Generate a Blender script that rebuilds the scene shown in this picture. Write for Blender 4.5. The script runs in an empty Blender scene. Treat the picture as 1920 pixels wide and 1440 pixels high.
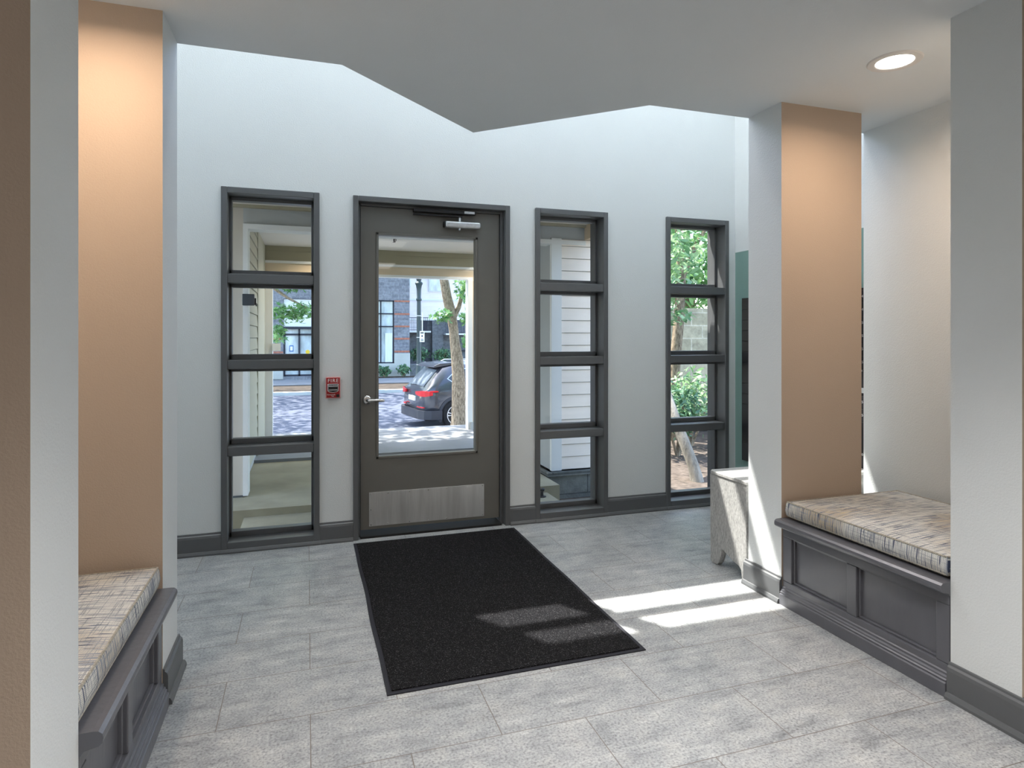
import bpy, math, random
from mathutils import Vector, Matrix
S = bpy.context.scene
COL = S.collection
PI = math.pi

# ---------------------------------------------------------------- camera, sky, sun, exposure
HC, YAW = 1.29, 0.31705
cam = bpy.data.cameras.new('camera')
cam.sensor_fit = 'HORIZONTAL'; cam.sensor_width = 36.0
cam.lens = 1169.6 / 1920.0 * 36.0
cam.shift_y = -(720.0 - 631.0) / 1920.0
cam.clip_start = 0.05; cam.clip_end = 300
camo = bpy.data.objects.new('camera', cam); COL.objects.link(camo)
camo.location = (0, 0, HC); camo.rotation_euler = (PI / 2, 0, -YAW)
S.camera = camo

W = bpy.data.worlds.new('sky'); S.world = W; W.use_nodes = True
nt = W.node_tree; nt.nodes.clear()
wo = nt.nodes.new('ShaderNodeOutputWorld'); bg = nt.nodes.new('ShaderNodeBackground')
sk = nt.nodes.new('ShaderNodeTexSky'); sk.sky_type = 'NISHITA'; sk.sun_disc = False
sk.sun_elevation = math.radians(60.8); sk.sun_rotation = math.radians(-34)
sk.dust_density = 2.0; sk.ozone_density = 1.0
bg.inputs['Strength'].default_value = 1.0
nt.links.new(sk.outputs[0], bg.inputs[0]); nt.links.new(bg.outputs[0], wo.inputs[0])

sun = bpy.data.lights.new('sun', 'SUN'); sun.energy = 18.0; sun.angle = math.radians(0.53)
sun.color = (1.0, 0.96, 0.90)
suno = bpy.data.objects.new('sun', sun); COL.objects.link(suno)
suno.rotation_euler = Vector((0.67, -1.0, -2.33)).to_track_quat('-Z', 'Y').to_euler()
suno.location = (-6, 12, 20)

S.view_settings.view_transform = 'Standard'; S.view_settings.look = 'None'
S.view_settings.gamma = 1.0; S.view_settings.use_curve_mapping = False
S.view_settings.exposure = 0.22
S.cycles.max_bounces = 10; S.cycles.diffuse_bounces = 6; S.cycles.transparent_max_bounces = 16
S.cycles.sample_clamp_indirect = 6.0

# ---------------------------------------------------------------- helpers
def lin(*c):
    return tuple((v / 12.92 if v <= 0.04045 else ((v + 0.055) / 1.055) ** 2.4) for v in [x / 255.0 for x in c])

def nodes(name):
    m = bpy.data.materials.new(name); m.use_nodes = True
    n = m.node_tree; b = n.nodes['Principled BSDF']
    return m, n, b

def coords(n, scale=(1, 1, 1), loc=(0, 0, 0)):
    tc = n.nodes.new('ShaderNodeTexCoord'); mp = n.nodes.new('ShaderNodeMapping')
    mp.inputs['Scale'].default_value = scale; mp.inputs['Location'].default_value = loc
    n.links.new(tc.outputs['Object'], mp.inputs['Vector'])
    return mp.outputs[0]

def noise(n, scale, detail=3, rough=.5, vec=None):
    t = n.nodes.new('ShaderNodeTexNoise'); t.inputs['Scale'].default_value = scale
    t.inputs['Detail'].default_value = detail; t.inputs['Roughness'].default_value = rough
    if vec is None: vec = coords(n)
    n.links.new(vec, t.inputs['Vector'])
    return t.outputs['Fac']

def ramp(n, fac, stops):
    r = n.nodes.new('ShaderNodeValToRGB'); e = r.color_ramp.elements
    while len(e) > 1: e.remove(e[-1])
    e[0].position = stops[0][0]; e[0].color = (*stops[0][1], 1) if len(stops[0][1]) == 3 else stops[0][1]
    for p, c in stops[1:]:
        k = e.new(p); k.color = (*c, 1)
    n.links.new(fac, r.inputs[0])
    return r.outputs[0]

def mix(n, fac, a, b, mode='MIX'):
    m = n.nodes.new('ShaderNodeMix'); m.data_type = 'RGBA'; m.blend_type = mode
    for sock, v in ((m.inputs[0], fac), (m.inputs[6], a), (m.inputs[7], b)):
        if isinstance(v, (int, float)): sock.default_value = v
        elif isinstance(v, tuple): sock.default_value = (*v, 1)
        else: n.links.new(v, sock)
    return m.outputs[2]

def bump(n, b, h, strength=.3, dist=.01):
    k = n.nodes.new('ShaderNodeBump'); k.inputs['Strength'].default_value = strength
    k.inputs['Distance'].default_value = dist
    n.links.new(h, k.inputs['Height']); n.links.new(k.outputs[0], b.inputs['Normal'])

def simple(name, col, rough=.5, metal=0.0, spec=.5, var=0.0, vscale=8, bmp=None, stretch=(1, 1, 1)):
    m, n, b = nodes(name)
    b.inputs['Roughness'].default_value = rough; b.inputs['Metallic'].default_value = metal
    b.inputs['Specular IOR Level'].default_value = spec
    b.inputs['Base Color'].default_value = (*col, 1)
    if var:
        f = noise(n, vscale, 4, .6, coords(n, stretch))
        lo = tuple(c * (1 - var) for c in col); hi = tuple(min(1, c * (1 + var)) for c in col)
        n.links.new(ramp(n, f, [(.3, lo), (.7, hi)]), b.inputs['Base Color'])
    if bmp:
        bump(n, b, noise(n, bmp[0], bmp[2] if len(bmp) > 2 else 2, .5, coords(n, stretch)), bmp[1], .004)
    return m

def emis(name, col, s):
    m, n, b = nodes(name)
    b.inputs['Base Color'].default_value = (*col, 1)
    b.inputs['Emission Color'].default_value = (*col, 1); b.inputs['Emission Strength'].default_value = s
    return m

M = {}
M['wall'] = simple('pale_grey_wall_paint', lin(216, 220, 221), .65, 0, .3, .015, 2, (170, .28, 2))
M['tan'] = simple('tan_wall_paint', lin(186, 168, 151), .65, 0, .3, .015, 2, (210, .22, 2))
M['ceil'] = simple('ceiling_paint', lin(218, 223, 226), .75, 0, .2, .01, 2, (200, .16, 2))
M['trim'] = simple('charcoal_trim_paint', lin(91, 93, 95), .42, 0, .45, .04, 6, (60, .05))
M['door'] = simple('warm_grey_door_paint', lin(106, 105, 100), .45, 0, .45, .03, 3, (90, .05))
M['bench'] = simple('bench_grey_paint', lin(90, 91, 97), .28, 0, .6, .05, 5, (14, .18, 4), (3, 3, 1))
M['steel'] = simple('brushed_stainless', (.66, .67, .67), .42, .8, .5, .18, 14, (220, .10), (1, 1, .08))
M['chrome'] = simple('satin_chrome', (.62, .62, .62), .25, 1.0, .5, .05, 20)
M['alu'] = simple('silver_closer_metal', (.58, .60, .62), .35, .8, .5, .1, 60)
M['black'] = simple('black_metal', (.012, .012, .014), .45, 0, .4, .1, 10)
M['threshold'] = simple('dark_bronze_threshold', (.02, .02, .02), .75, 0, .15, .1, 10)
M['rubber'] = simple('black_rubber', (.016, .016, .022), .6, 0, .3, .1, 40, (300, .2))
M['red'] = simple('red_plastic', lin(150, 12, 18), .35, 0, .5, .04, 20)
M['white'] = simple('white_print', (.8, .8, .8), .5, 0, .4, .02, 10)
M['pinkrim'] = simple('pale_rim_plastic', lin(205, 160, 160), .4, 0, .5, .03, 10)
M['teal'] = simple('teal_wall_paint', lin(122, 152, 146), .6, 0, .3, .02, 3, (170, .2, 2))
M['lamp_trim'] = simple('white_lamp_trim', (.70, .68, .66), .5, 0, .3, .01, 10)
M['lamp'] = emis('glowing_lamp_lens', (1.0, .93, .84), 9.0)
M['led'] = emis('led_panel', (1.0, .96, .9), 3.0)  # glowing face of the added fill panels

def mat_glass():
    m = bpy.data.materials.new('clear_window_glass'); m.use_nodes = True
    n = m.node_tree; n.nodes.clear()
    o = n.nodes.new('ShaderNodeOutputMaterial'); t = n.nodes.new('ShaderNodeBsdfTransparent')
    g = n.nodes.new('ShaderNodeBsdfGlossy'); mx = n.nodes.new('ShaderNodeMixShader'); fr = n.nodes.new('ShaderNodeFresnel')
    fr.inputs['IOR'].default_value = 1.42; g.inputs['Roughness'].default_value = .01
    t.inputs['Color'].default_value = (.985, .99, .988, 1)
    ge = n.nodes.new('ShaderNodeNewGeometry'); iv = n.nodes.new('ShaderNodeMath'); iv.operation = 'SUBTRACT'; iv.inputs[0].default_value = 1.0
    ml = n.nodes.new('ShaderNodeMath'); ml.operation = 'MULTIPLY'
    n.links.new(ge.outputs['Backfacing'], iv.inputs[1]); n.links.new(iv.outputs[0], ml.inputs[0]); n.links.new(fr.outputs[0], ml.inputs[1])
    n.links.new(ml.outputs[0], mx.inputs[0]); n.links.new(t.outputs[0], mx.inputs[1]); n.links.new(g.outputs[0], mx.inputs[2])
    n.links.new(mx.outputs[0], o.inputs[0])
    return m
M['glass'] = mat_glass()

def mat_floor():
    m, n, b = nodes('grey_stone_tile')
    br = n.nodes.new('ShaderNodeTexBrick'); br.offset = .5; br.offset_frequency = 2
    for k, v in (('Scale', 1.0), ('Mortar Size', .0016), ('Mortar Smooth', .1), ('Bias', 0), ('Brick Width', .59), ('Row Height', .307)):
        br.inputs[k].default_value = v
    br.inputs['Color1'].default_value = (*lin(148, 151, 153), 1); br.inputs['Color2'].default_value = (*lin(160, 162, 163), 1)
    br.inputs['Mortar'].default_value = (*lin(112, 106, 100), 1)
    n.links.new(coords(n, (1, 1, 1), (.285, -.088, 0)), br.inputs['Vector'])
    vein = noise(n, 3.2, 9, .68, coords(n, (1.2, 5, 1)))
    sp = noise(n, 120, 3, .6)
    cl = noise(n, 9, 6, .7)
    v = ramp(n, vein, [(.30, (.55, .56, .57)), (.45, (.92, .92, .92)), (.55, (1.0, 1.0, .99)), (.70, (1.28, 1.27, 1.24))])
    s2 = ramp(n, sp, [(.30, (.52, .52, .54)), (.47, (.98, .98, .99)), (.70, (1.34, 1.34, 1.34))])
    c3 = ramp(n, cl, [(.33, (.78, .79, .80)), (.5, (1, 1, 1)), (.68, (1.14, 1.12, 1.08))])
    c = mix(n, 1.0, br.outputs['Color'], v, 'MULTIPLY'); c = mix(n, 1.0, c, s2, 'MULTIPLY'); c = mix(n, 1.0, c, c3, 'MULTIPLY')
    c = mix(n, br.outputs['Fac'], c, lin(110, 104, 98))
    n.links.new(c, b.inputs['Base Color'])
    b.inputs['Roughness'].default_value = .42; b.inputs['Specular IOR Level'].default_value = .4
    bump(n, b, sp, .06, .002)
    return m
M['floor'] = mat_floor()

def mat_fabric():
    m, n, b = nodes('woven_stripe_fabric')
    tc = n.nodes.new('ShaderNodeTexCoord'); sx = n.nodes.new('ShaderNodeSeparateXYZ')
    n.links.new(tc.outputs['Object'], sx.inputs[0])
    ad = n.nodes.new('ShaderNodeMath'); ad.operation = 'SUBTRACT'
    n.links.new(sx.outputs['X'], ad.inputs[0]); n.links.new(sx.outputs['Z'], ad.inputs[1])
    cb = n.nodes.new('ShaderNodeCombineXYZ'); n.links.new(ad.outputs[0], cb.inputs[0]); n.links.new(sx.outputs['Y'], cb.inputs[1])
    def layer(sx_, sy_, lo, hi, det=2):
        mp = n.nodes.new('ShaderNodeMapping'); mp.inputs['Scale'].default_value = (sx_, sy_, 1)
        n.links.new(cb.outputs[0], mp.inputs['Vector'])
        f = noise(n, 1.0, det, .5, mp.outputs[0])
        return ramp(n, f, [(lo, (0, 0, 0)), (hi, (1, 1, 1))])
    base = lin(210, 210, 205)
    tanp = layer(2.0, 2.6, .50, .66, 3)
    c = mix(n, tanp, base, lin(186, 170, 144))
    cross = layer(260, 8, .54, .62)
    c = mix(n, cross, c, lin(160, 162, 164))
    thin = layer(5, 210, .50, .58)
    c = mix(n, thin, c, lin(146, 152, 162))
    dark = layer(8, 175, .59, .63)
    c = mix(n, dark, c, lin(76, 84, 106))
    wv = n.nodes.new('ShaderNodeTexChecker'); wv.inputs['Scale'].default_value = 330
    wv.inputs['Color1'].default_value = (1.06, 1.06, 1.06, 1); wv.inputs['Color2'].default_value = (.8, .8, .8, 1)
    n.links.new(cb.outputs[0], wv.inputs['Vector'])
    c = mix(n, 1.0, c, wv.outputs['Color'], 'MULTIPLY')
    n.links.new(c, b.inputs['Base Color']); b.inputs['Roughness'].default_value = .9
    b.inputs['Specular IOR Level'].default_value = .1
    bump(n, b, noise(n, 420, 2), .3, .002)
    return m
M['fabric'] = mat_fabric()
M['piping'] = simple('fabric_piping', lin(160, 156, 146), .9, 0, .1, .3, 130)

def mat_carpet():
    m, n, b = nodes('black_carpet_pile')
    f = noise(n, 260, 3, .7)
    n.links.new(ramp(n, f, [(.42, (.004, .004, .005)), (.60, (.016, .016, .018)), (.74, (.26, .26, .265))]), b.inputs['Base Color'])
    b.inputs['Roughness'].default_value = 1.0; b.inputs['Specular IOR Level'].default_value = .05
    b.inputs['Sheen Weight'].default_value = .03; b.inputs['Sheen Roughness'].default_value = .35
    bump(n, b, f, 1.0, .006)
    return m
M['carpet'] = mat_carpet()

def mat_greywood():
    m, n, b = nodes('weathered_grey_oak')
    v = coords(n, (1, 34, 3.2))
    f = noise(n, 5, 8, .7, v)
    f2 = noise(n, 210, 3, .6, coords(n, (1, 1, .3)))
    c = ramp(n, f, [(.3, lin(146, 146, 144)), (.5, lin(168, 168, 166)), (.7, lin(190, 189, 186))])
    c = mix(n, 1.0, c, ramp(n, f2, [(.35, (.70, .70, .70)), (.6, (1.12, 1.12, 1.12))]), 'MULTIPLY')
    n.links.new(c, b.inputs['Base Color']); b.inputs['Roughness'].default_value = .6
    bump(n, b, f, .15, .003)
    return m
M['greywood'] = mat_greywood()

def mat_blocks(name, c1, c2, mortar, w, h, rowbands=None, ms=.012, rough=.9):
    m, n, b = nodes(name)
    br = n.nodes.new('ShaderNodeTexBrick'); br.offset = .5
    for k, v in (('Scale', 1.0), ('Mortar Size', ms), ('Mortar Smooth', .2), ('Bias', 0), ('Brick Width', w), ('Row Height', h)):
        br.inputs[k].default_value = v
    br.inputs['Color1'].default_value = (*c1, 1); br.inputs['Color2'].default_value = (*c2, 1); br.inputs['Mortar'].default_value = (*mortar, 1)
    tc = n.nodes.new('ShaderNodeTexCoord'); sx = n.nodes.new('ShaderNodeSeparateXYZ'); cb = n.nodes.new('ShaderNodeCombineXYZ')
    n.links.new(tc.outputs['Object'], sx.inputs[0])
    ad = n.nodes.new('ShaderNodeMath'); n.links.new(sx.outputs['X'], ad.inputs[0]); n.links.new(sx.outputs['Y'], ad.inputs[1])
    n.links.new(ad.outputs[0], cb.inputs[0]); n.links.new(sx.outputs['Z'], cb.inputs[1])
    n.links.new(cb.outputs[0], br.inputs['Vector'])
    f = noise(n, 7, 6, .7)
    c = mix(n, 1.0, br.outputs['Color'], ramp(n, f, [(.3, (.65, .65, .66)), (.5, (1, 1, 1)), (.7, (1.3, 1.3, 1.3))]), 'MULTIPLY')
    n.links.new(c, b.inputs['Base Color']); b.inputs['Roughness'].default_value = rough
    b.inputs['Specular IOR Level'].default_value = .2
    bump(n, b, f, .5, .03)
    return m
M['cmu'] = mat_blocks('grey_split_block', lin(112, 115, 124), lin(134, 137, 145), lin(140, 141, 146), .42, .19)
M['cmu_dark'] = mat_blocks('dark_block', lin(100, 104, 107), lin(114, 117, 120), lin(108, 110, 114), .4, .2)
M['redband'] = mat_blocks('red_brick_band', lin(168, 98, 78), lin(186, 112, 90), lin(150, 120, 105), .2, .07)
M['gardenwall'] = mat_blocks('garden_stone_block', lin(166, 158, 134), lin(184, 175, 150), lin(200, 192, 170), .42, .21)
M['stone'] = mat_blocks('dark_stone_base', lin(98, 102, 100), lin(114, 117, 113), lin(76, 79, 78), .8, .2, ms=.006)

M['concrete'] = simple('walk_concrete', lin(152, 147, 126), .85, 0, .2, .14, 3, (40, .3, 4))
M['sidewalk'] = simple('sidewalk_concrete', lin(128, 131, 135), .85, 0, .2, .12, 2, (30, .3, 4))
M['asphalt'] = simple('asphalt', lin(74, 80, 94), .85, 0, .25, .12, 5, (60, .4, 4))
M['soil'] = simple('bark_mulch_soil', lin(82, 74, 67), .95, 0, .1, .45, 14, (30, 1.0, 6))
M['porch_white'] = simple('white_porch_trim', lin(226, 228, 226), .6, 0, .3, .02, 4)
M['porch_ceil'] = simple('porch_ceiling_paint', lin(220, 216, 208), .7, 0, .2, .02, 4, (60, .1))
M['porch_olive'] = simple('olive_beam_paint', lin(166, 160, 138), .7, 0, .2, .03, 4)
M['porch_tan'] = simple('tan_panel_paint', lin(214, 196, 170), .7, 0, .2, .03, 4)
M['porch_left'] = simple('warm_grey_porch_wall', lin(192, 186, 174), .7, 0, .2, .03, 4)
M['porch_grey'] = simple('grey_panel_paint', lin(176, 180, 180), .7, 0, .2, .03, 4)
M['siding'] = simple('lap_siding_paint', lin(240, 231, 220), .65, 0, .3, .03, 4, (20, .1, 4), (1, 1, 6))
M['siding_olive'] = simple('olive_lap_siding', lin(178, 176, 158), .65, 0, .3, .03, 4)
M['siding_pink'] = simple('pale_far_siding', lin(240, 232, 234), .7, 0, .2, .05, 2)
M['far_panel'] = simple('pale_far_panel', lin(222, 226, 230), .6, 0, .3, .02, 2)
M['far_conc'] = simple('far_concrete', lin(182, 184, 180), .85, 0, .2, .08, 1)
M['far_frame'] = simple('far_dark_frame', lin(30, 36, 52), .5, 0, .4, .05, 3)
M['far_glass'] = simple('far_reflecting_glass', lin(186, 198, 204), .08, 0, .9, .4, 1.6, None, (1, 1, .4))  # bright uneven base colour stands in for reflections in the panes
M['curtain'] = simple('pale_window_curtain', lin(214, 220, 226), .8, 0, .2, .1, 2, None, (8, 1, 1))
M['post'] = simple('green_black_post', lin(52, 66, 68), .45, 0, .5, .05, 10)
M['blue'] = simple('blue_sticker', lin(70, 110, 170), .6, 0, .3, .03, 10)
M['yellow'] = simple('yellow_sticker', lin(226, 190, 60), .6, 0, .3, .03, 10)
M['notice'] = simple('white_notice', lin(236, 238, 238), .6, 0, .3, .02, 10)
M['darkprint'] = simple('dark_print', (.03, .03, .035), .6, 0, .3, .05, 10)
M['navybox'] = simple('dark_slate_box', lin(52, 62, 72), .4, 0, .5, .04, 10)

M['soil_dark'] = simple('dark_planting_soil', lin(66, 60, 54), .95, 0, .1, .4, 3, (20, .8, 6))
def mat_bark(name, c1, c2, scale=10, stretch=(1, 1, .25)):
    m, n, b = nodes(name)
    f = noise(n, scale, 8, .72, coords(n, stretch))
    n.links.new(ramp(n, f, [(.32, c1), (.62, c2)]), b.inputs['Base Color'])
    b.inputs['Roughness'].default_value = .9; b.inputs['Specular IOR Level'].default_value = .1
    bump(n, b, f, .9, .05)
    return m
M['bark'] = mat_bark('maple_bark', lin(78, 66, 54), lin(176, 158, 134), 24, (1, 1, .4))
M['palebark'] = mat_bark('pale_bark', lin(104, 100, 92), lin(168, 162, 150), 6)

def mat_leaf(name, a, b_, tr=.35):
    m = bpy.data.materials.new(name); m.use_nodes = True
    n = m.node_tree; n.nodes.clear()
    o = n.nodes.new('ShaderNodeOutputMaterial'); g = n.nodes.new('ShaderNodeNewGeometry')
    r = n.nodes.new('ShaderNodeValToRGB'); r.color_ramp.elements[0].color = (*a, 1); r.color_ramp.elements[1].color = (*b_, 1)
    n.links.new(g.outputs['Random Per Island'], r.inputs[0])
    d = n.nodes.new('ShaderNodeBsdfPrincipled'); d.inputs['Roughness'].default_value = .45; d.inputs['Specular IOR Level'].default_value = .4
    t = n.nodes.new('ShaderNodeBsdfTranslucent'); mx = n.nodes.new('ShaderNodeMixShader'); mx.inputs[0].default_value = tr
    n.links.new(r.outputs[0], d.inputs['Base Color']); n.links.new(r.outputs[0], t.inputs['Color'])
    n.links.new(d.outputs[0], mx.inputs[1]); n.links.new(t.outputs[0], mx.inputs[2]); n.links.new(mx.outputs[0], o.inputs[0])
    return m
M['leaf'] = mat_leaf('maple_leaf', lin(66, 116, 62), lin(136, 176, 110))
M['leaf_dark'] = mat_leaf('laurel_leaf', lin(40, 78, 56), lin(110, 150, 108), .2)
M['leaf_pale'] = mat_leaf('garden_leaf', lin(84, 128, 78), lin(170, 196, 150))

class MB:
    def __init__(s): s.v = []; s.f = []
    def add(s, vs, fs):
        o = len(s.v); s.v += [tuple(p) for p in vs]; s.f += [tuple(i + o for i in q) for q in fs]; return s
    def box(s, x0, x1, y0, y1, z0, z1):
        vs = [(x, y, z) for z in (z0, z1) for y in (y0, y1) for x in (x0, x1)]
        return s.add(vs, [(0, 2, 3, 1), (4, 5, 7, 6), (0, 1, 5, 4), (2, 6, 7, 3), (0, 4, 6, 2), (1, 3, 7, 5)])
    def prism(s, poly, axis, a, b):
        """extrude a 2-D polygon along axis x ((y,z) points), y ((x,z)) or z ((x,y))"""
        def P(p, t):
            return {'x': (t, p[0], p[1]), 'y': (p[0], t, p[1]), 'z': (p[0], p[1], t)}[axis]
        n = len(poly); vs = [P(p, a) for p in poly] + [P(p, b) for p in poly]
        fs = [tuple(range(n)), tuple(range(2 * n - 1, n - 1, -1))] + [(i, i + n, (i + 1) % n + n, (i + 1) % n) for i in range(n)]
        return s.add(vs, fs)
    def tube(s, path, rad, n=8, cap=True):
        P = [Vector(p) for p in path]; R = rad if isinstance(rad, (list, tuple)) else [rad] * len(P)
        up = None; rings = []
        for i, p in enumerate(P):
            t = (P[min(i + 1, len(P) - 1)] - P[max(i - 1, 0)]).normalized()
            if up is None:
                up = Vector((0, 0, 1)) if abs(t.z) < .9 else Vector((1, 0, 0))
            a = t.cross(up).normalized(); b = a.cross(t).normalized(); up = b
            rings.append([tuple(p + (a * math.cos(2 * PI * k / n) + b * math.sin(2 * PI * k / n)) * R[i]) for k in range(n)])
        vs = [q for r in rings for q in r]; fs = []
        for i in range(len(P) - 1):
            for k in range(n):
                fs.append((i * n + k, i * n + (k + 1) % n, (i + 1) * n + (k + 1) % n, (i + 1) * n + k))
        if cap: fs += [tuple(range(n - 1, -1, -1)), tuple((len(P) - 1) * n + k for k in range(n))]
        return s.add(vs, fs)
    def lathe(s, prof, c, axis='z', n=24, cap=True):
        """profile (radius, height) turned about an axis through c"""
        vs = []; fs = []
        for r, h in prof:
            for k in range(n):
                a = 2 * PI * k / n; u, w = r * math.cos(a), r * math.sin(a)
                d = {'z': (u, w, h), 'y': (u, h, w), 'x': (h, u, w)}[axis]
                vs.append((c[0] + d[0], c[1] + d[1], c[2] + d[2]))
        for i in range(len(prof) - 1):
            for k in range(n): fs.append((i * n + k, i * n + (k + 1) % n, (i + 1) * n + (k + 1) % n, (i + 1) * n + k))
        if cap: fs += [tuple(range(n - 1, -1, -1)), tuple((len(prof) - 1) * n + k for k in range(n))]
        return s.add(vs, fs)
    def build(s, name, mat, parent=None, bevel=0, smooth=False, local=False, seg=2):
        me = bpy.data.meshes.new(name)
        off = Vector((0, 0, 0))
        if parent is not None and not local:
            q = parent
            while q is not None: off += q.location; q = q.parent
        me.from_pydata([(x - off.x, y - off.y, z - off.z) for x, y, z in s.v], [], s.f)
        me.materials.append(M[mat] if isinstance(mat, str) else mat)
        import bmesh
        b = bmesh.new(); b.from_mesh(me); bmesh.ops.recalc_face_normals(b, faces=b.faces); b.to_mesh(me); b.free()
        if smooth:
            for p in me.polygons: p.use_smooth = True
            try: me.set_sharp_from_angle(angle=math.radians(40))
            except Exception: pass
        o = bpy.data.objects.new(name, me); COL.objects.link(o)
        if parent is not None: o.parent = parent
        if bevel:
            m = o.modifiers.new('edge', 'BEVEL'); m.width = bevel; m.segments = seg; m.limit_method = 'ANGLE'
        return o

def tag(o, label, cat, group=None, kind=None):
    o['label'] = label; o['category'] = cat
    if group: o['group'] = group
    if kind: o['kind'] = kind
    return o

def thing(name, loc, label, cat, group=None, kind=None, rz=0):
    o = bpy.data.objects.new(name, None); COL.objects.link(o); o.empty_display_size = .1
    o.location = loc; o.rotation_euler = (0, 0, rz)
    return tag(o, label, cat, group, kind)

def text_mesh(txt, size, extrude=.0006, spacing=1.0):
    cu = bpy.data.curves.new('txt', 'FONT'); cu.body = txt; cu.size = size; cu.extrude = extrude
    cu.align_x = 'CENTER'; cu.align_y = 'CENTER'; cu.space_character = spacing; cu.resolution_u = 3
    to = bpy.data.objects.new('txt', cu); COL.objects.link(to)
    dg = bpy.context.evaluated_depsgraph_get(); dg.update()
    me = bpy.data.meshes.new_from_object(to.evaluated_get(dg))
    vs = [tuple(v.co) for v in me.vertices]; fs = [tuple(p.vertices) for p in me.polygons]
    bpy.data.objects.remove(to); bpy.data.curves.remove(cu); bpy.data.meshes.remove(me)
    return vs, fs

def put_text(mb, txt, size, c, facing='-y', bold=0, spacing=1.0):
    vs, fs = text_mesh(txt, size, .0005, spacing)
    for dx in ([0] if not bold else [-bold, 0, bold]):
        if facing == '-y': q = [(c[0] + x + dx, c[1] - z, c[2] + y) for x, y, z in vs]
        elif facing == '-x': q = [(c[0] - z, c[1] - x - dx, c[2] + y) for x, y, z in vs]
        mb.add(q, fs)
    return mb

def holes_wall(mb, x0, x1, z0, z1, y0, y1, holes):
    xs = sorted({x0, x1, *[h[0] for h in holes], *[h[1] for h in holes]})
    zs = sorted({z0, z1, *[h[2] for h in holes], *[h[3] for h in holes]})
    solid = lambda cx, cz: not any(h[0] < cx < h[1] and h[2] < cz < h[3] for h in holes)
    idx = {}
    def V(x, y, z):
        k = (x, y, z)
        if k not in idx: idx[k] = len(mb.v); mb.v.append(k)
        return idx[k]
    nx, nz = len(xs) - 1, len(zs) - 1
    S_ = [[solid((xs[i] + xs[i + 1]) / 2, (zs[j] + zs[j + 1]) / 2) for j in range(nz)] for i in range(nx)]
    for i in range(nx):
        for j in range(nz):
            if not S_[i][j]: continue
            a, b, c, d = xs[i], xs[i + 1], zs[j], zs[j + 1]
            mb.f.append((V(a, y0, c), V(b, y0, c), V(b, y0, d), V(a, y0, d)))
            mb.f.append((V(a, y1, c), V(a, y1, d), V(b, y1, d), V(b, y1, c)))
            if i == 0 or not S_[i - 1][j]: mb.f.append((V(a, y0, c), V(a, y0, d), V(a, y1, d), V(a, y1, c)))
            if i == nx - 1 or not S_[i + 1][j]: mb.f.append((V(b, y0, c), V(b, y1, c), V(b, y1, d), V(b, y0, d)))
            if j == 0 or not S_[i][j - 1]: mb.f.append((V(a, y0, c), V(a, y1, c), V(b, y1, c), V(b, y0, c)))
            if j == nz - 1 or not S_[i][j + 1]: mb.f.append((V(a, y0, d), V(b, y0, d), V(b, y1, d), V(a, y1, d)))
    return mb

# ---------------------------------------------------------------- room shell
D, DO = 4.07, 4.27                # inner and outer face of the entrance wall
XL, XR = -0.48, 2.185             # aisle faces of the piers
H = 2.428                         # soffit height
TOP = 4.7
def struct(mb, name, mat, label, cat, **k):
    return tag(mb.build(name, mat, **k), label, cat, None, 'structure')

struct(MB().box(-3.3, 4.6, -4.6, DO, -.12, 0), 'floor', 'floor', 'grey stone-look tile floor of the entry lobby', 'floor')

WIN = {1: (-.487, .072), 2: (1.503, 2.058), 3: (2.543, 3.092)}
CL = (-.29, 2.45, 3.045, 4.356)     # tall clerestory light above the soffit
holes = [(a, b, 0.0, 2.18) for a, b in WIN.values()] + [(.275, 1.316, 0.0, 2.183), CL]
struct(holes_wall(MB(), -1.9, 3.3, 0, TOP, D, DO, holes), 'wall_front', 'wall', 'pale grey entrance wall with door and tall windows', 'wall')

# soffit with the pointed prow, one solid up to the roof
pr_ = [(-3.3, -4.6), (4.6, -4.6), (4.6, 2.705), (1.60, 2.705), (.880, 3.375), (.138, 2.705), (-3.3, 2.705)]
struct(MB().prism(pr_, 'z', H, TOP), 'ceiling', 'ceil', 'low grey ceiling with a pointed prow towards the door', 'ceiling')
struct(MB().box(-1.9, 3.3, 2.705, DO, TOP, TOP + .15), 'ceiling_entry', 'ceil', 'high ceiling over the entry strip', 'ceiling')

# walls of the piers: the aisle faces are grey, the faces towards the lobby tan
def pier(name, x0, x1, y0, y1, label, z1=H):
    o = struct(MB().box(x0, x1, y0, y1, 0, z1), name, 'wall', label, 'pier')
    o.data.materials.append(M['tan'])
    for p in o.data.polygons:
        if p.normal.y < -.9: p.material_index = 1
    return o
pier('wall_left_far', -.965, XL, 2.45, 2.705, 'left wall pier beyond the bench, tan towards the lobby')
pier('wall_right_far', XR, 2.685, 2.467, 2.705, 'right wall pier beyond the bench, tan towards the lobby')
pier('wall_left_near', -3.3, XL, 1.355, 1.606, 'left wall pier nearest the viewer with tan lobby face')
pier('wall_right_near', XR, 4.6, 1.395, 1.63, 'right wall pier nearest the viewer')
struct(MB().box(-1.36, -1.24, 1.606, 2.69, 0, H), 'wall_left_niche', 'wall', 'back wall of the left bench niche', 'wall')
struct(MB().box(2.943, 3.06, 1.63, 2.69, 0, H), 'wall_right_niche', 'wall', 'pale back wall of the right bench niche', 'wall')
struct(MB().box(-1.9, -1.75, 2.705, D, 0, TOP).box(-1.9, -1.36, 2.55, 2.705, 0, H), 'wall_left', 'wall', 'side wall at the left end of the entry strip', 'wall')
struct(MB().box(3.16, 3.3, 1.63, D, 0, TOP), 'wall_right', 'wall', 'side wall at the right end of the entry strip', 'wall')
struct(MB().box(-3.3, -3.15, -4.6, 1.355, 0, H), 'wall_lobby_left', 'tan', 'left wall of the lobby behind the viewer', 'wall')
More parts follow.
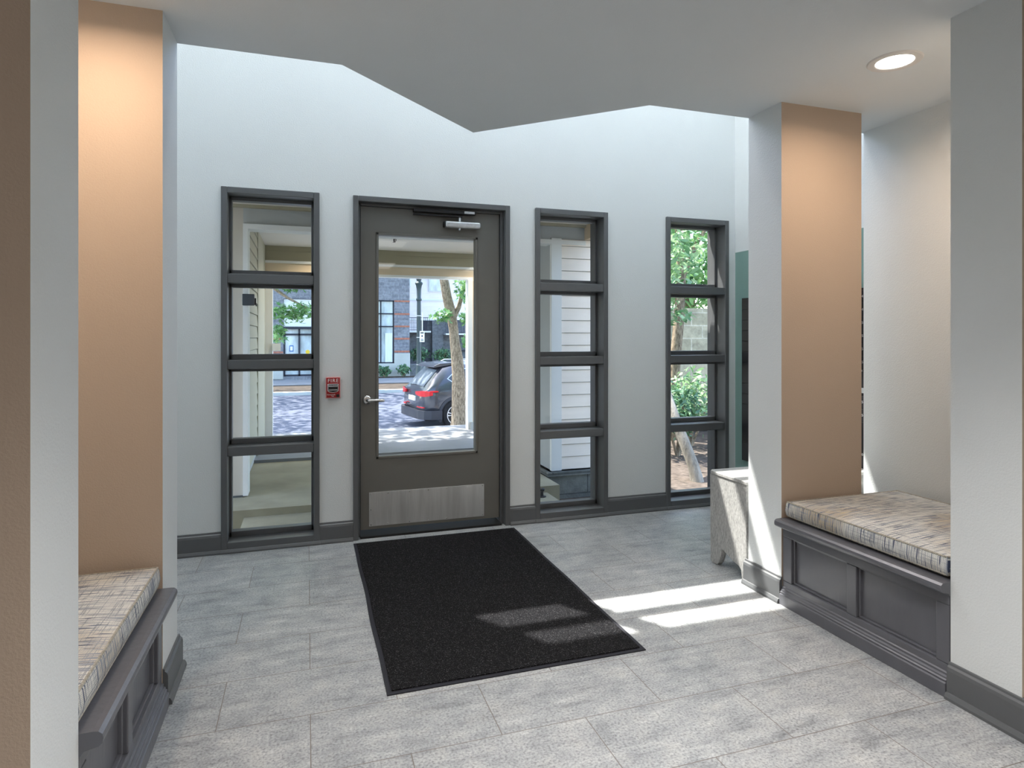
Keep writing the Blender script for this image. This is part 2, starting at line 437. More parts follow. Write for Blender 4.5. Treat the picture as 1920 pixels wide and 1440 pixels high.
struct(MB().box(4.45, 4.6, -4.6, 1.395, 0, H), 'wall_lobby_right', 'tan', 'right wall of the lobby behind the viewer', 'wall')
struct(MB().box(-3.3, 4.6, -4.75, -4.6, 0, H), 'wall_back', 'tan', 'back wall of the lobby behind the viewer', 'wall')

# baseboards: moulded profile (out, z)
BP = [(0, 0), (.030, 0), (.030, .010), (.024, .022), (.017, .024), (.017, .100), (.014, .112), (.007, .118), (.006, .126), (0, .128)]
def base_y(mb, x0, x1, y, s):     # along x, wall face at y, out direction s
    return mb.prism([(y + s * a, z) for a, z in BP], 'x', x0, x1)
def base_x(mb, y0, y1, x, s):
    return mb.prism([(x + s * a, z) for a, z in BP], 'y', y0, y1)
b = MB()
for a, c in ((-1.75, -.487), (.072, .275), (1.316, 1.503), (2.058, 2.543), (3.092, 3.16)): base_y(b, a, c, D, -1)
struct(b, 'baseboard_front', 'trim', 'charcoal baseboard along the entrance wall', 'baseboard')
b = MB(); base_x(b, 2.45, 2.726, XL, 1); base_y(b, -.965, XL, 2.705, 1)
struct(b, 'baseboard_left_far', 'trim', 'charcoal baseboard on the left pier beyond the bench', 'baseboard')
b = MB(); base_x(b, 2.462, 2.726, XR, -1); base_y(b, XR, 2.685, 2.705, 1)
struct(b, 'baseboard_right_far', 'trim', 'charcoal baseboard on the right pier beyond the bench', 'baseboard')
b = MB(); base_x(b, 1.372, 1.632, XR, -1); base_y(b, XR, 4.45, 1.395, -1)
struct(b, 'baseboard_right_near', 'trim', 'charcoal baseboard on the right pier nearest the viewer', 'baseboard')
b = MB(); base_x(b, 1.333, 1.608, XL, 1); base_y(b, -3.15, XL, 1.355, -1)
struct(b, 'baseboard_left_near', 'trim', 'charcoal baseboard on the left pier nearest the viewer', 'baseboard')

# ---------------------------------------------------------------- windows
def window(k, x0, x1, label):
    r = thing('window_%d' % k, ((x0 + x1) / 2, D, 0), label, 'window', None, 'structure')
    c = .034; ya, yb = D - .02, DO + .01
    f = MB()                                    # casing and jambs
    f.box(x0, x0 + c, ya, yb, 0, 2.183); f.box(x1 - c, x1, ya, yb, 0, 2.183)
    f.box(x0 + c, x1 - c, ya, yb, 2.146, 2.183); f.box(x0 + c, x1 - c, ya, yb, 0, .062)
    f.prism([(ya - q, z) for q, z in [(-.01, 0), (.014, 0), (.014, .010), (.006, .024), (-.01, .024)]], 'x', x0 - .004, x1 + .004)
    f.build('window_frame', 'trim', r, .003)
    rows = [.062, .575, 1.094, 1.612, 2.146]
    for z in rows[1:4]:
        MB().box(x0 + c, x1 - c, D - .014, DO - .03, z, z + .054).build('mullion', 'trim', r, .003)
    for i in range(4):
        za = rows[i] + (.054 if i else 0); zb = rows[i + 1]
        st = MB(); w = .020; q0, q1 = DO - .105, DO - .045   # glazing stop around the pane
        st.box(x0 + c, x0 + c + w * .7, q0, q1, za, zb); st.box(x1 - c - w * .7, x1 - c, q0, q1, za, zb)
        st.box(x0 + c, x1 - c, q0, q1, zb - w, zb); st.box(x0 + c, x1 - c, q0, q1, za, za + w * 1.6)
        so = st.build('glazing_stop', 'trim', r, .002)
        MB().box(x0 + c + .006, x1 - c - .006, DO - .078, DO - .072, za + .008, zb - .008).build('glass_pane', 'glass', so)
    return r
window(1, *WIN[1], 'tall four-pane window left of the door beside the fire alarm')
window(2, *WIN[2], 'tall four-pane window just right of the door')
window(3, *WIN[3], 'tall four-pane window onto the leafy garden, farthest right')
# clerestory light, its bars at the outer face
r = thing('window_4', ((CL[0] + CL[1]) / 2, D, CL[2]), 'wide high window above the soffit, source of the sun patches', 'window', None, 'structure')
f = MB(); f.box(CL[0] - .03, CL[0], DO - .02, DO + .02, CL[2] - .03, CL[3] + .03).box(CL[1], CL[1] + .03, DO - .02, DO + .02, CL[2] - .03, CL[3] + .03)
f.box(CL[0], CL[1], DO - .02, DO + .02, CL[2] - .03, CL[2]).box(CL[0], CL[1], DO - .02, DO + .02, CL[3], CL[3] + .03)
f.build('window_frame', 'trim', r)
MB().box(CL[0], CL[1], 4.17, 4.22, 3.73, 3.813).build('mullion', 'trim', r)
MB().box(.20, .297, 4.17, 4.25, CL[2], 3.73).box(.20, .297, 4.17, 4.25, 3.813, CL[3]).build('mullion', 'trim', r)
for a, c, z0, z1 in ((CL[0], .2, CL[2], 3.73), (CL[0], .2, 3.813, CL[3]), (.297, CL[1], CL[2], 3.73), (.297, CL[1], 3.813, CL[3])):
    MB().box(a, c, 4.192, 4.198, z0, z1).build('glass_pane', 'glass', r)

# ---------------------------------------------------------------- door
r = thing('door_1', (.796, D, 0), 'grey glazed entrance door with steel kick plate', 'door', None, 'structure')
f = MB()
f.box(.275, .308, D - .02, DO + .01, 0, 2.183); f.box(1.283, 1.316, D - .02, DO + .01, 0, 2.183); f.box(.308, 1.283, D - .02, DO + .01, 2.148, 2.183)
f.box(.308, .322, D + .045, DO - .03, 0, 2.148); f.box(1.262, 1.283, D + .03, DO - .03, 0, 2.148); f.box(.322, 1.262, D + .035, DO - .03, 2.132, 2.148)
f.build('door_frame', 'trim', r, .003)
LY = 4.12
lf = MB(); holes_wall(lf, .325, 1.259, .042, 2.130, LY, LY + .045, [(.424, 1.104, .496, 1.966)])
leaf = lf.build('door_leaf', 'door', r, .002)
g = MB(); w = .016
for a, c, z0, z1 in ((.424, .424 + w, .496, 1.966), (1.104 - w, 1.104, .496, 1.966), (.424, 1.104, .496, .496 + w), (.424, 1.104, 1.966 - w, 1.966)):
    g.box(a, c, LY - .006, LY + .05, z0, z1)
g.build('glazing_bead', 'door', leaf, .002)
MB().box(.429, 1.099, LY + .02, LY + .026, .501, 1.961).build('glass_pane', 'glass', leaf)
kp = MB().box(.379, 1.150, LY - .003, LY, .062, .281).build('kick_plate', 'steel', r, .001)
sc = [(x, z) for z in (.072, .271) for x in (.39, .50, .64, .765, .89, 1.03, 1.139)] + [(x, .17) for x in (.39, 1.139)]
for x, z in sc: MB().lathe([(.0045, -.004), (.0045, -.0035), (.003, -.0055), (.0005, -.0058)], (x, LY, z), 'y', 8).build('screw', 'chrome', kp)
hd = MB().lathe([(.028, 0), (.028, -.006), (.024, -.010), (.016, -.012)], (.366, LY, .880), 'y', 24).build('handle_rosette', 'chrome', r, 0, True)
MB().tube([(.366, LY - .008, .880), (.366, LY - .040, .880), (.372, LY - .050, .880), (.385, LY - .053, .880), (.43, LY - .053, .880), (.455, LY - .049, .879), (.470, LY - .043, .878)],
          [.011, .010, .0105, .0105, .010, .0098, .009], 12).build('lever', 'chrome', hd, 0, True)
clo = MB().box(.872, 1.115, LY - .052, LY - .002, 2.016, 2.060).build('closer_body', 'alu', r, .012, True, False, 4)
MB().lathe([(.012, -.012), (.012, 0), (.009, .004), (.009, .03)], (.972, LY - .03, 2.060), 'z', 16).lathe([(.004, 0), (.008, .004), (.008, .016)], (.972, LY - .03, 2.000), 'z', 16).build('closer_spindle', 'alu', clo, 0, True)
MB().box(.862, .874, LY - .050, LY - .004, 2.018, 2.058).build('closer_cap', 'black', clo, .006)
MB().prism([(.66, LY - .04), (.99, LY - .045), (.99, LY - .015), (.66, LY - .022)], 'z', 2.088, 2.098).build('closer_arm', 'black', clo, .002)
MB().box(.66, 1.08, LY - .05, LY - .012, 2.108, 2.131).build('closer_track', 'black', r, .003)
MB().box(1.0, 1.07, LY - .054, LY - .05, 2.112, 2.128).build('track_plate', 'alu', r, .001)
MB().box(.322, 1.262, D + .0, DO - .02, 0, .014).build('threshold', 'threshold', r)

# ---------------------------------------------------------------- fire alarm pull station
ax, az = .152, .972
r = thing('fire_alarm', (ax, D, az), 'red fire alarm pull station on the wall left of the door', 'alarm')
MB().box(ax - .040, ax + .040, D - .030, D - .0005, az - .062, az + .062).build('back_box', 'red', r, .004)
MB().box(ax - .045, ax + .045, D - .036, D - .030, az - .067, az + .067).build('cover_rim', 'pinkrim', r, .003)
fp = MB().box(ax - .040, ax + .040, D - .040, D - .036, az - .062, az + .062).build('face_plate', 'red', r, .002)
put_text(MB(), 'FIRE', .0315, (ax, D - .0406, az + .043), '-y', 0, 1.18).build('fire_lettering', 'white', fp)['label'] = 'white FIRE lettering'
pul = [(-.033, .024), (.033, .024), (.033, -.020), (.022, -.027), (0, -.031), (-.022, -.027), (-.033, -.020)]
MB().prism([(ax + x, az + z) for x, z in pul], 'y', D - .0425, D - .040).build('handle_border', 'white', r)
h_ = MB().prism([(ax + x * .88, az + .0 + z * .88) for x, z in pul], 'y', D - .050, D - .0425).build('pull_handle', 'black', r, .002)
MB().box(ax - .026, ax + .026, D - .0515, D - .050, az - .0145, az - .0115).box(ax - .026, ax + .026, D - .0515, D - .050, az + .008, az + .0105).box(ax - .026, ax - .0235, D - .0515, D - .050, az + .008, az + .016).box(ax + .0235, ax + .026, D - .0515, D - .050, az + .008, az + .016).build('handle_stripe', 'white', h_)
put_text(MB(), 'PULL DOWN', .0075, (ax, D - .0505, az + .0145), '-y').build('handle_lettering', 'white', h_)
put_text(MB(), 'Honeywell', .0115, (ax - .012, D - .0406, az - .043), '-y').build('maker_lettering', 'white', fp)
put_text(MB(), 'FIRE', .008, (ax - .002, D - .0406, az - .053), '-y').build('small_lettering', 'white', fp)
MB().lathe([(.010, 0), (.010, -.003), (.006, -.005), (.003, -.005)], (ax + .029, D - .040, az - .050), 'y', 16).build('lock', 'black', r)

# ---------------------------------------------------------------- mailboxes on the right wall
MX = 3.155
struct(MB().box(MX, 3.16, 2.45, D - .012, .0, 1.94), 'wall_teal', 'teal', 'teal painted wall panel around the mailboxes', 'wall')
r = thing('mailbox_bank', (MX, 3.25, .355), 'black bank of mailboxes with white numbers on the teal wall', 'mailboxes')
MB().box(MX - .022, MX - .0005, 2.52, 3.955, .355, 1.58).build('cabinet', 'black', r, .002)
rowz = [1.567 - .078 * i for i in range(7)] + [.94, .862, .784, .50, .365]
cols = [2.53 + .1572 * i for i in range(10)]
digit = {0: '4', 1: '4', 2: '5', 3: '5', 4: '5', 5: '5', 7: '5', 8: '5', 9: '0'}
for ci in range(9):
    for ri in range(11):
        z1, z0 = rowz[ri], rowz[ri + 1]
        dr = MB().box(MX - .030, MX - .022, cols[ci] + .003, cols[ci + 1] - .003, z0 + .003, z1 - .003).build('mailbox_door', 'black', r, .0015)
        if cols[ci] < 2.864 < cols[ci + 1]:
            if ri in digit: put_text(MB(), digit[ri], .022, (MX - .031, 2.864, z1 - .039 if ri < 9 else .59), '-x', .0006).build('number', 'white', dr)
            if ri == 6:
                MB().box(MX - .033, MX - .030, cols[ci] + .02, cols[ci + 1] - .02, 1.082, 1.092).build('mail_slot', 'alu', dr)
                MB().box(MX - .034, MX - .030, 2.852, 2.879, .955, .985).build('lock_plate', 'alu', dr)

# ---------------------------------------------------------------- built-in benches and cushions
def bench(fx, s, y0, y1, label, clabel):
    r = thing('built_in_bench', (fx + s * .3, (y0 + y1) / 2, 0), label, 'bench', 'built-in lobby benches')
    bx = lambda mb, a, b_, ya, yb, za, zb: mb.box(min(fx + s * a, fx + s * b_), max(fx + s * a, fx + s * b_), ya, yb, za, zb)
    ps = [(y0 + .052, y0 + .400), (y0 + .450, y1 - .055)]
    za, zb = .112, .325
    f = MB()
    bx(f, 0, .030, y0, y1, zb, .376); bx(f, 0, .030, y0, y1, 0, za)
    e = [y0, ps[0][0], ps[0][1], ps[1][0], ps[1][1], y1]
    for i in (0, 2, 4): bx(f, 0, .030, e[i], e[i + 1], za, zb)
    bx(f, .036, .70, y0, y0 + .02, 0, .376); bx(f, .036, .70, y1 - .02, y1, 0, .376)
    f.build('face_frame', 'bench', r, .0035)
    for a, c in ps:
        p = bx(MB(), .024, .036, a - .004, c + .004, za - .004, zb + .004).build('recessed_panel', 'bench', r)
        m_ = MB(); w = .009
        for q in ((a, a + w, za, zb), (c - w, c, za, zb), (a, c, za, za + w), (a, c, zb - w, zb)): bx(m_, .012, .026, *q)
        m_.build('panel_moulding', 'bench', p, .003)
    prof = [(.022, 0), (-.022, 0), (-.022, .050), (-.016, .053), (-.018, .060), (-.012, .064), (-.012, .070), (-.005, .074), (-.006, .082), (0, .086), (.022, .086)]
    MB().prism([(fx + s * a, z) for a, z in prof], 'y', y0, y1).build('base_moulding', 'bench', r, .0015, False)
    cap = [(-.046, .384), (-.048, .394), (-.046, .404), (-.038, .411), (-.026, .4125), (.72, .4125), (.72, .376), (-.012, .376), (-.016, .370), (.0, .362), (.0, .352), (.01, .352), (.01, .372), (-.038, .377)]
    cap = [(-.046, .384), (-.048, .394), (-.046, .404), (-.038, .411), (-.026, .4125), (.715, .4125), (.715, .372), (.004, .372), (.004, .360), (-.004, .362), (-.010, .371), (-.022, .374), (-.038, .377)]
    MB().prism([(fx + s * a, z) for a, z in cap], 'y', y0 - .004, y1 + .004).build('seat_cap', 'bench', r, 0)
    # cushion
    c0, c1, z0, z1 = .006, .71, .4135, .496
    cx, cy = fx + s * (c0 + c1) / 2, (y0 + y1) / 2
    cu = thing('seat_cushion', (cx, cy, z0), clabel, 'cushion', 'bench cushions')
    N = 14; mb = MB(); ya, yb = y0 + .012, y1 - .016; grid = []
    prof = [(.026, z0), (.024, z0 + .009), (.004, z0 + .012), (0, z0 + .020), (-.004, (z0 + z1) / 2), (0, z1 - .010), (.004, z1 - .002)]
    for h_i, (ins, z) in enumerate(prof):
        ring = []
        a0, a1 = fx + s * (c0 + ins), fx + s * (c1 - ins); b0, b1 = ya + ins, yb - ins
        for k in range(N): ring.append((a0, b0 + (b1 - b0) * k / N, z))
        for k in range(N): ring.append((a0 + (a1 - a0) * k / N, b1, z))
        for k in range(N): ring.append((a1, b1 + (b0 - b1) * k / N, z))
        for k in range(N): ring.append((a1 + (a0 - a1) * k / N, b0, z))
        grid.append(ring)
    n4 = 4 * N; vs = [p for r_ in grid for p in r_]; fs = []
    for i in range(len(grid) - 1):
        for k in range(n4): fs.append((i * n4 + k, i * n4 + (k + 1) % n4, (i + 1) * n4 + (k + 1) % n4, (i + 1) * n4 + k))
    fs.append(tuple(range(n4)))
    mb.add(vs, fs)
    tp = MB(); a0, a1, b0, b1 = fx + s * (c0 + .004), fx + s * (c1 - .004), ya + .004, yb - .004
    tv = []; tf = []
    for i in range(N + 1):
        for j in range(N + 1):
            u, v = i / N, j / N
            cr = .014 * (1 - (2 * u - 1) ** 4) * (1 - (2 * v - 1) ** 4)
            tv.append((a0 + (a1 - a0) * u, b0 + (b1 - b0) * v, z1 - .002 + cr))
    for i in range(N):
        for j in range(N): tf.append((i * (N + 1) + j, (i + 1) * (N + 1) + j, (i + 1) * (N + 1) + j + 1, i * (N + 1) + j + 1))
    mb.add(tv, tf)
    mb.build('cushion_cover', 'fabric', cu, 0, True)
    for z, nm in ((z1 - .003, 'piping'), (z0 + .015, 'piping')):
        q = [(a0, b0, z), (a0, b1, z), (a1, b1, z), (a1, b0, z), (a0, b0, z)]
        MB().tube(q, .0042, 6, False).build(nm, 'piping', cu, 0, True)
bench(XR, 1, 1.634, 2.458, 'grey panelled bench built in on the right between the piers', 'patterned seat cushion on the right-hand bench')
bench(XL, -1, 1.610, 2.440, 'grey panelled bench built in on the left behind the near pier', 'patterned seat cushion on the left-hand bench')

# ---------------------------------------------------------------- floor mat
r = thing('floor_mat', (.8, 3.13, 0), 'large black carpet mat on the floor before the door', 'mat')
def mat_outline(inset):
    rng = random.Random(4); pts = []
    x0, x1, y0, y1 = .272 + inset, 1.322 - inset, 2.264 + inset, 3.986 - inset
    for k in range(24):                     # left edge is a little wavy
        t = k / 24; pts.append((x0 + .003 * math.sin(t * 14) * math.sin(t * PI), y0 + (y1 - y0) * t))
    for k in range(8): pts.append((x0 + (x1 - x0) * k / 8, y1))
    for k in range(24): pts.append((x1 + .002 * math.sin(k * .6) * math.sin(k / 24 * PI), y1 + (y0 - y1) * k / 24))
    for k in range(8): pts.append((x1 + (x0 - x1) * k / 8, y0))
    return pts
MB().prism(mat_outline(0), 'z', .0002, .0045).build('rubber_border', 'rubber', r)
MB().prism(mat_outline(.018), 'z', .0045, .0095).build('carpet_pile', 'carpet', r, .002)

# ---------------------------------------------------------------- weathered wooden side table behind the right pier
r = thing('side_table', (2.6, 2.9, 0), 'low weathered grey wooden table behind the right pier under the garden window', 'table')
prof = [(2.738, 0), (2.775, 0), (2.782, .045), (2.800, .060), (2.83, .066), (2.88, .082), (2.925, .098), (2.945, .102), (2.952, .060), (2.968, .022), (2.985, .004), (3.03, .0), (3.046, .012), (3.05, .505), (2.738, .505)]
MB().prism(prof, 'x', 2.198, 2.232).build('end_panel', 'greywood', r, .002)
MB().prism(prof, 'x', 3.02, 3.054).build('end_panel', 'greywood', r, .002)
MB().box(2.232, 3.02, 3.012, 3.036, .30, .505).box(2.232, 3.02, 2.75, 2.772, .30, .505).build('apron', 'greywood', r, .002)
MB().prism([(2.194, 2.732), (3.06, 2.732), (3.06, 3.058), (2.215, 3.058), (2.194, 3.040)], 'z', .505, .525).build('tabletop', 'greywood', r, .004)

# ---------------------------------------------------------------- lamps, then added fill panels
def downlight(x, y, z, label, energy, col, spread=PI * .9, group='recessed downlights over the benches', vis=True):
    r = thing('downlight', (x, y, z), label, 'lamp', group)
    MB().lathe([(.070, .002), (.0705, -.004), (.075, -.007), (.098, -.006), (.102, -.002), (.102, -.0005)], (x, y, z), 'z', 48, False).build('trim_ring', 'lamp_trim', r, 0, True)
    MB().lathe([(.071, .002), (.071, -.0025)], (x, y, z), 'z', 48).build('lens', 'lamp', r)
    L = bpy.data.lights.new('downlight_glow', 'AREA'); L.shape = 'DISK'; L.size = .13; L.energy = energy; L.color = col; L.spread = spread
    lo = bpy.data.objects.new('downlight_glow', L); COL.objects.link(lo); lo.parent = r; lo.location = (0, 0, -.009)
    return r
WARM = (1.0, .76, .56)
downlight(2.305, 1.955, H, 'round recessed ceiling lamp glowing above the right-hand bench', 6.5, WARM)
downlight(-.66, 2.03, H, 'round recessed ceiling lamp above the left-hand bench', 8, WARM)

def fill_panel_light(x, y, z, w, l, energy, col, label, group, spread=PI):  # unseen fill panel, added to brighten the interior
    r = thing('ceiling_light', (x, y, z), label, 'lamp', group)
    f = MB(); t = .03
    f.box(x - w / 2, x - w / 2 + t, y - l / 2, y + l / 2, z - .035, z - .0005).box(x + w / 2 - t, x + w / 2, y - l / 2, y + l / 2, z - .035, z - .0005)
    f.box(x - w / 2 + t, x + w / 2 - t, y - l / 2, y - l / 2 + t, z - .035, z - .0005).box(x - w / 2 + t, x + w / 2 - t, y + l / 2 - t, y + l / 2, z - .035, z - .0005)
    f.build('lamp_frame', 'lamp_trim', r)
    MB().box(x - w / 2 + t, x + w / 2 - t, y - l / 2 + t, y + l / 2 - t, z - .028, z - .006).build('diffuser', 'led', r)
    L = bpy.data.lights.new('panel_glow', 'AREA'); L.shape = 'RECTANGLE'; L.size = w - 2 * t; L.size_y = l - 2 * t; L.energy = energy; L.color = col; L.spread = spread
    lo = bpy.data.objects.new('panel_glow', L); COL.objects.link(lo); lo.parent = r; lo.location = (0, 0, -.037)
fill_panel_light(.85, .75, H, .6, .6, 27, (1.0, .97, .94), 'square flush ceiling light over the aisle just behind the viewer', None, 1.75)  # added fill to lift the floor near the camera
for x, y in ((-1.2, -1.6), (.85, -1.6), (2.9, -1.6), (-1.2, -3.3), (2.9, -3.3)):  # added fill for the lobby side, fixtures invented
    fill_panel_light(x, y, H, .9, .9, 5, (1.0, .95, .90), 'square flush ceiling light of the lobby behind the viewer', 'lobby ceiling lights')
for x in (-.9, .85, 2.5):  # added fill to brighten the entrance wall, fixtures invented
    fill_panel_light(x, 3.62, TOP, 1.2, .5, 16, (.94, .98, 1.0), 'long flush ceiling light high above the entry strip', 'high entry ceiling lights')

# ================================================================ outdoors
def land(mb, name, mat, label, cat, kind='structure'):
    return tag(mb.build(name, mat), label, cat, None, kind)

# ---- covered porch
land(MB().box(-.45, 1.98, DO, 5.06, -.4, -.065), 'walk_slab', 'concrete', 'pale concrete walk slab right outside the door', 'paving')
land(MB().box(-.62, 2.1, 5.06, 6.9, -.4, -.01), 'walk_slab', 'concrete', 'pale concrete walk slab under the porch, one step up', 'paving')
land(MB().box(-.8, 2.4, 6.9, 8.75, -.4, .02), 'walk_slab', 'sidewalk', 'sunlit concrete slab at the porch opening', 'paving')
land(MB().box(-1.9, -.45, DO, 5.06, -.4, -.2), 'planting_bed', 'soil', 'dark planting bed left of the concrete walk', 'ground')

def siding_y(mb, x0, x1, y, z0, z1, e=.118, out=-1):
    z = z0
    while z < z1 - .01:
        t = min(z + e, z1) - e * .05
        mb.prism([(y, z), (y + out * .020, z), (y + out * .010, t), (y, t)], 'x', x0, x1); z += e
    return mb
def siding_x(mb, y0, y1, x, z0, z1, e=.118, out=1):
    z = z0
    while z < z1 - .01:
        t = min(z + e, z1) - e * .05
        mb.prism([(x, z), (x + out * .020, z), (x + out * .010, t), (x, t)], 'y', y0, y1); z += e
    return mb
struct(MB().box(-1.9, -.495, 5.5, 5.62, .0, 2.42), 'wall_porch_left_front', 'porch_left', 'tan porch wall beside the white opening trim on the left', 'wall')
struct(MB().box(-1.9, -.495, 5.47, 5.65, -.4, 0.0), 'wall_porch_left_base', 'stone', 'dark stone base under the left porch wall', 'wall')
struct(MB().box(-.495, -.457, 5.47, 5.64, .0, 2.205).box(-.457, 2.54, 5.47, 5.64, 2.165, 2.205), 'trim_1', 'porch_white', 'white trim around the nearer porch opening', 'trim')
struct(MB().box(-.495, 2.54, 5.5, 5.62, 2.205, 2.42), 'wall_porch_header', 'porch_grey', 'grey header over the nearer porch opening', 'wall')
struct(MB().box(-1.9, 2.54, 5.462, 5.5, 2.335, 2.36), 'trim_2', 'porch_olive', 'brown moulding under the near porch ceiling', 'trim')
struct(MB().box(2.54, 2.66, DO, 5.5, 2.22, 2.6), 'wall_porch_fascia', 'porch_tan', 'tan fascia along the right edge of the porch roof', 'wall')
struct(MB().box(-1.9, 2.54, DO, 5.5, 2.36, 2.40), 'ceiling_porch_near', 'porch_ceil', 'porch ceiling right outside the door', 'ceiling')
struct(MB().box(-1.9, 2.66, 5.62, 8.42, 2.42, 2.45), 'ceiling_porch', 'porch_ceil', 'pale porch ceiling seen through the door', 'ceiling')
struct(MB().box(-1.9, 2.66, DO, 8.6, 2.46, 2.72), 'roof_porch', 'porch_grey', 'roof over the porch', 'roof')
# right block with lap siding on a stone base
struct(MB().box(2.2, 2.62, 5.5, 6.25, .02, 2.22), 'wall_porch_right', 'porch_grey', 'grey side of the siding-clad porch pier', 'wall')
struct(siding_y(MB(), 2.292, 2.64, 5.5, .03, 2.22), 'wall_porch_siding', 'siding', 'pale lap siding outside the window right of the door', 'siding')
struct(MB().box(2.19, 2.292, 5.475, 5.52, .02, 2.22), 'trim_3', 'porch_white', 'white corner board of the porch pier', 'trim')
struct(MB().box(2.16, 2.66, 5.45, 6.3, -.4, .02).box(2.13, 2.69, 5.42, 6.33, -.02, .02), 'wall_porch_stone', 'stone', 'dark stone base under the lap siding', 'wall')
# left side wall of the deeper bay
struct(MB().box(-.64, -.52, 5.65, 8.3, .0, 2.42), 'wall_porch_side', 'porch_grey', 'left side wall of the porch', 'wall')
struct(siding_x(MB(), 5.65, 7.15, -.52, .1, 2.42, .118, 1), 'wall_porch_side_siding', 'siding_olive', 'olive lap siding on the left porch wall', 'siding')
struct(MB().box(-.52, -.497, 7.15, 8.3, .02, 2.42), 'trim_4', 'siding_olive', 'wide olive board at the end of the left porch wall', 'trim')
# street-side wall of the porch with its opening
struct(MB().box(-.64, -.41, 8.3, 8.42, .02, 2.1), 'trim_5', 'porch_white', 'white left post of the porch opening', 'trim')
struct(MB().box(-.64, 2.66, 8.3, 8.42, 2.235, 2.42).box(-.64, 2.66, 8.29, 8.3, 2.36, 2.42), 'trim_6', 'porch_olive', 'olive beam over the porch opening', 'trim')
struct(MB().box(-.64, 2.66, 8.27, 8.42, 2.205, 2.235), 'trim_7', 'porch_white', 'thin white moulding over the porch opening', 'trim')
struct(MB().box(-.64, 2.66, 8.3, 8.42, 2.10, 2.205), 'trim_8', 'porch_tan', 'tan board over the porch opening', 'trim')
struct(MB().box(-.64, 2.15, 8.285, 8.42, 2.07, 2.10).box(2.085, 2.15, 8.285, 8.42, .02, 2.07), 'trim_9', 'porch_white', 'white lining of the porch opening', 'trim')
struct(MB().box(2.15, 2.45, 8.3, 8.44, .02, 2.10), 'wall_porch_post', 'porch_tan', 'cream post at the right of the porch opening', 'post')
struct(MB().box(2.115, 2.48, 8.255, 8.48, .0, .12), 'trim_10', 'far_conc', 'small concrete foot of the cream post', 'trim')
# fittings on the porch
r = thing('sprinkler', (.913, 6.97, 2.42), 'black fire sprinkler hanging from the porch ceiling', 'sprinkler')
MB().lathe([(.040, -.0005), (.040, -.006), (.016, -.030), (.010, -.034)], (.913, 6.97, 2.42), 'z', 16).build('escutcheon', 'black', r, 0, True)
MB().tube([(.913, 6.97, 2.39), (.913, 6.97, 2.335)], .008, 8).lathe([(.018, -.085), (.018, -.088)], (.913, 6.97, 2.42), 'z', 12).tube([(.921, 6.97, 2.376), (.933, 6.97, 2.366), (.933, 6.97, 2.352), (.918, 6.97, 2.336)], .005, 6).build('sprinkler_head', 'black', r)
r = thing('wall_box', (-.44, 5.47, 1.535), 'dark square box fixed to the white porch trim outside the left window', 'box')
MB().box(-.495, -.405, 5.41, 5.4695, 1.540, 1.632).build('housing', 'navybox', r, .004)
MB().box(-.405, -.393, 5.43, 5.455, 1.545, 1.60).box(-.397, -.388, 5.425, 5.45, 1.535, 1.56).build('side_latch', 'black', r, .002)
r = thing('notice', (-.37, 8.29, 1.16), 'small white notice card on the edge of the left porch post', 'notice')
MB().box(-.412, -.315, 8.282, 8.289, 1.11, 1.205).build('card', 'notice', r)
MB().box(-.415, -.405, 8.275, 8.2995, 1.12, 1.195).build('clip', 'porch_white', r)
r = thing('door_stop', (1.885, 4.934, -.065), 'small black door stop on the concrete walk by the stone base', 'door stop')
MB().lathe([(.036, 0), (.036, .006), (.014, .010), (.012, .045), (.022, .050), (.024, .066), (.014, .074)], (1.885, 4.934, -.0645), 'z', 16).build('post', 'black', r, 0, True)
downlight(.25, 7.85, 2.42, 'small round lamp in the porch ceiling above the left of the street opening', 8, (1.0, .86, .66), PI * .8, 'porch ceiling lamps')
downlight(2.42, 7.85, 2.42, 'small round lamp in the porch ceiling near the cream post', 8, (1.0, .86, .66), PI * .8, 'porch ceiling lamps')

# ---- ground
ZS, ZR = -1.12, -1.30
land(MB().add([(-16, 8.75, -.05), (16, 8.75, -.05), (16, 15.4, ZS), (-16, 15.4, ZS), (-16, 8.75, -.5), (16, 8.75, -.5), (16, 15.4, -1.6), (-16, 15.4, -1.6)],
     [(0, 1, 2, 3), (4, 7, 6, 5), (0, 4, 5, 1), (1, 5, 6, 2), (2, 6, 7, 3), (3, 7, 4, 0)]), 'front_pavement', 'sidewalk', 'dappled concrete pavement sloping down to the street', 'pavement')
land(MB().box(-16, 16, 15.4, 16.5, -1.6, ZS), 'kerb_strip', 'sidewalk', 'kerb and planting strip by the parked car', 'kerb')
land(MB().box(-40, 45, 16.5, 29.0, -1.6, ZR), 'road', 'asphalt', 'blue-grey asphalt street with sun dapples', 'road')
land(MB().box(-40, 45, 29.0, 29.4, -1.6, -1.16), 'far_kerb', 'far_conc', 'pale kerb across the street', 'kerb')
land(MB().box(-40, 45, 29.4, 33.3, -1.6, -1.17), 'planting_strip', 'soil_dark', 'brown planting strip across the street', 'ground')
land(MB().box(-40, 45, 33.3, 37.2, -1.6, -1.15), 'far_sidewalk', 'sidewalk', 'sidewalk across the street', 'pavement')
land(MB().box(1.9, 45, 37.2, 38.0, -1.6, -1.10), 'far_bed', 'soil', 'dark bed along the building across the street', 'ground')
land(MB().box(5.95, 16, 38.0, 42.0, -1.6, -.40), 'raised_bed', 'cmu_dark', 'raised bed before the pale building', 'ground')
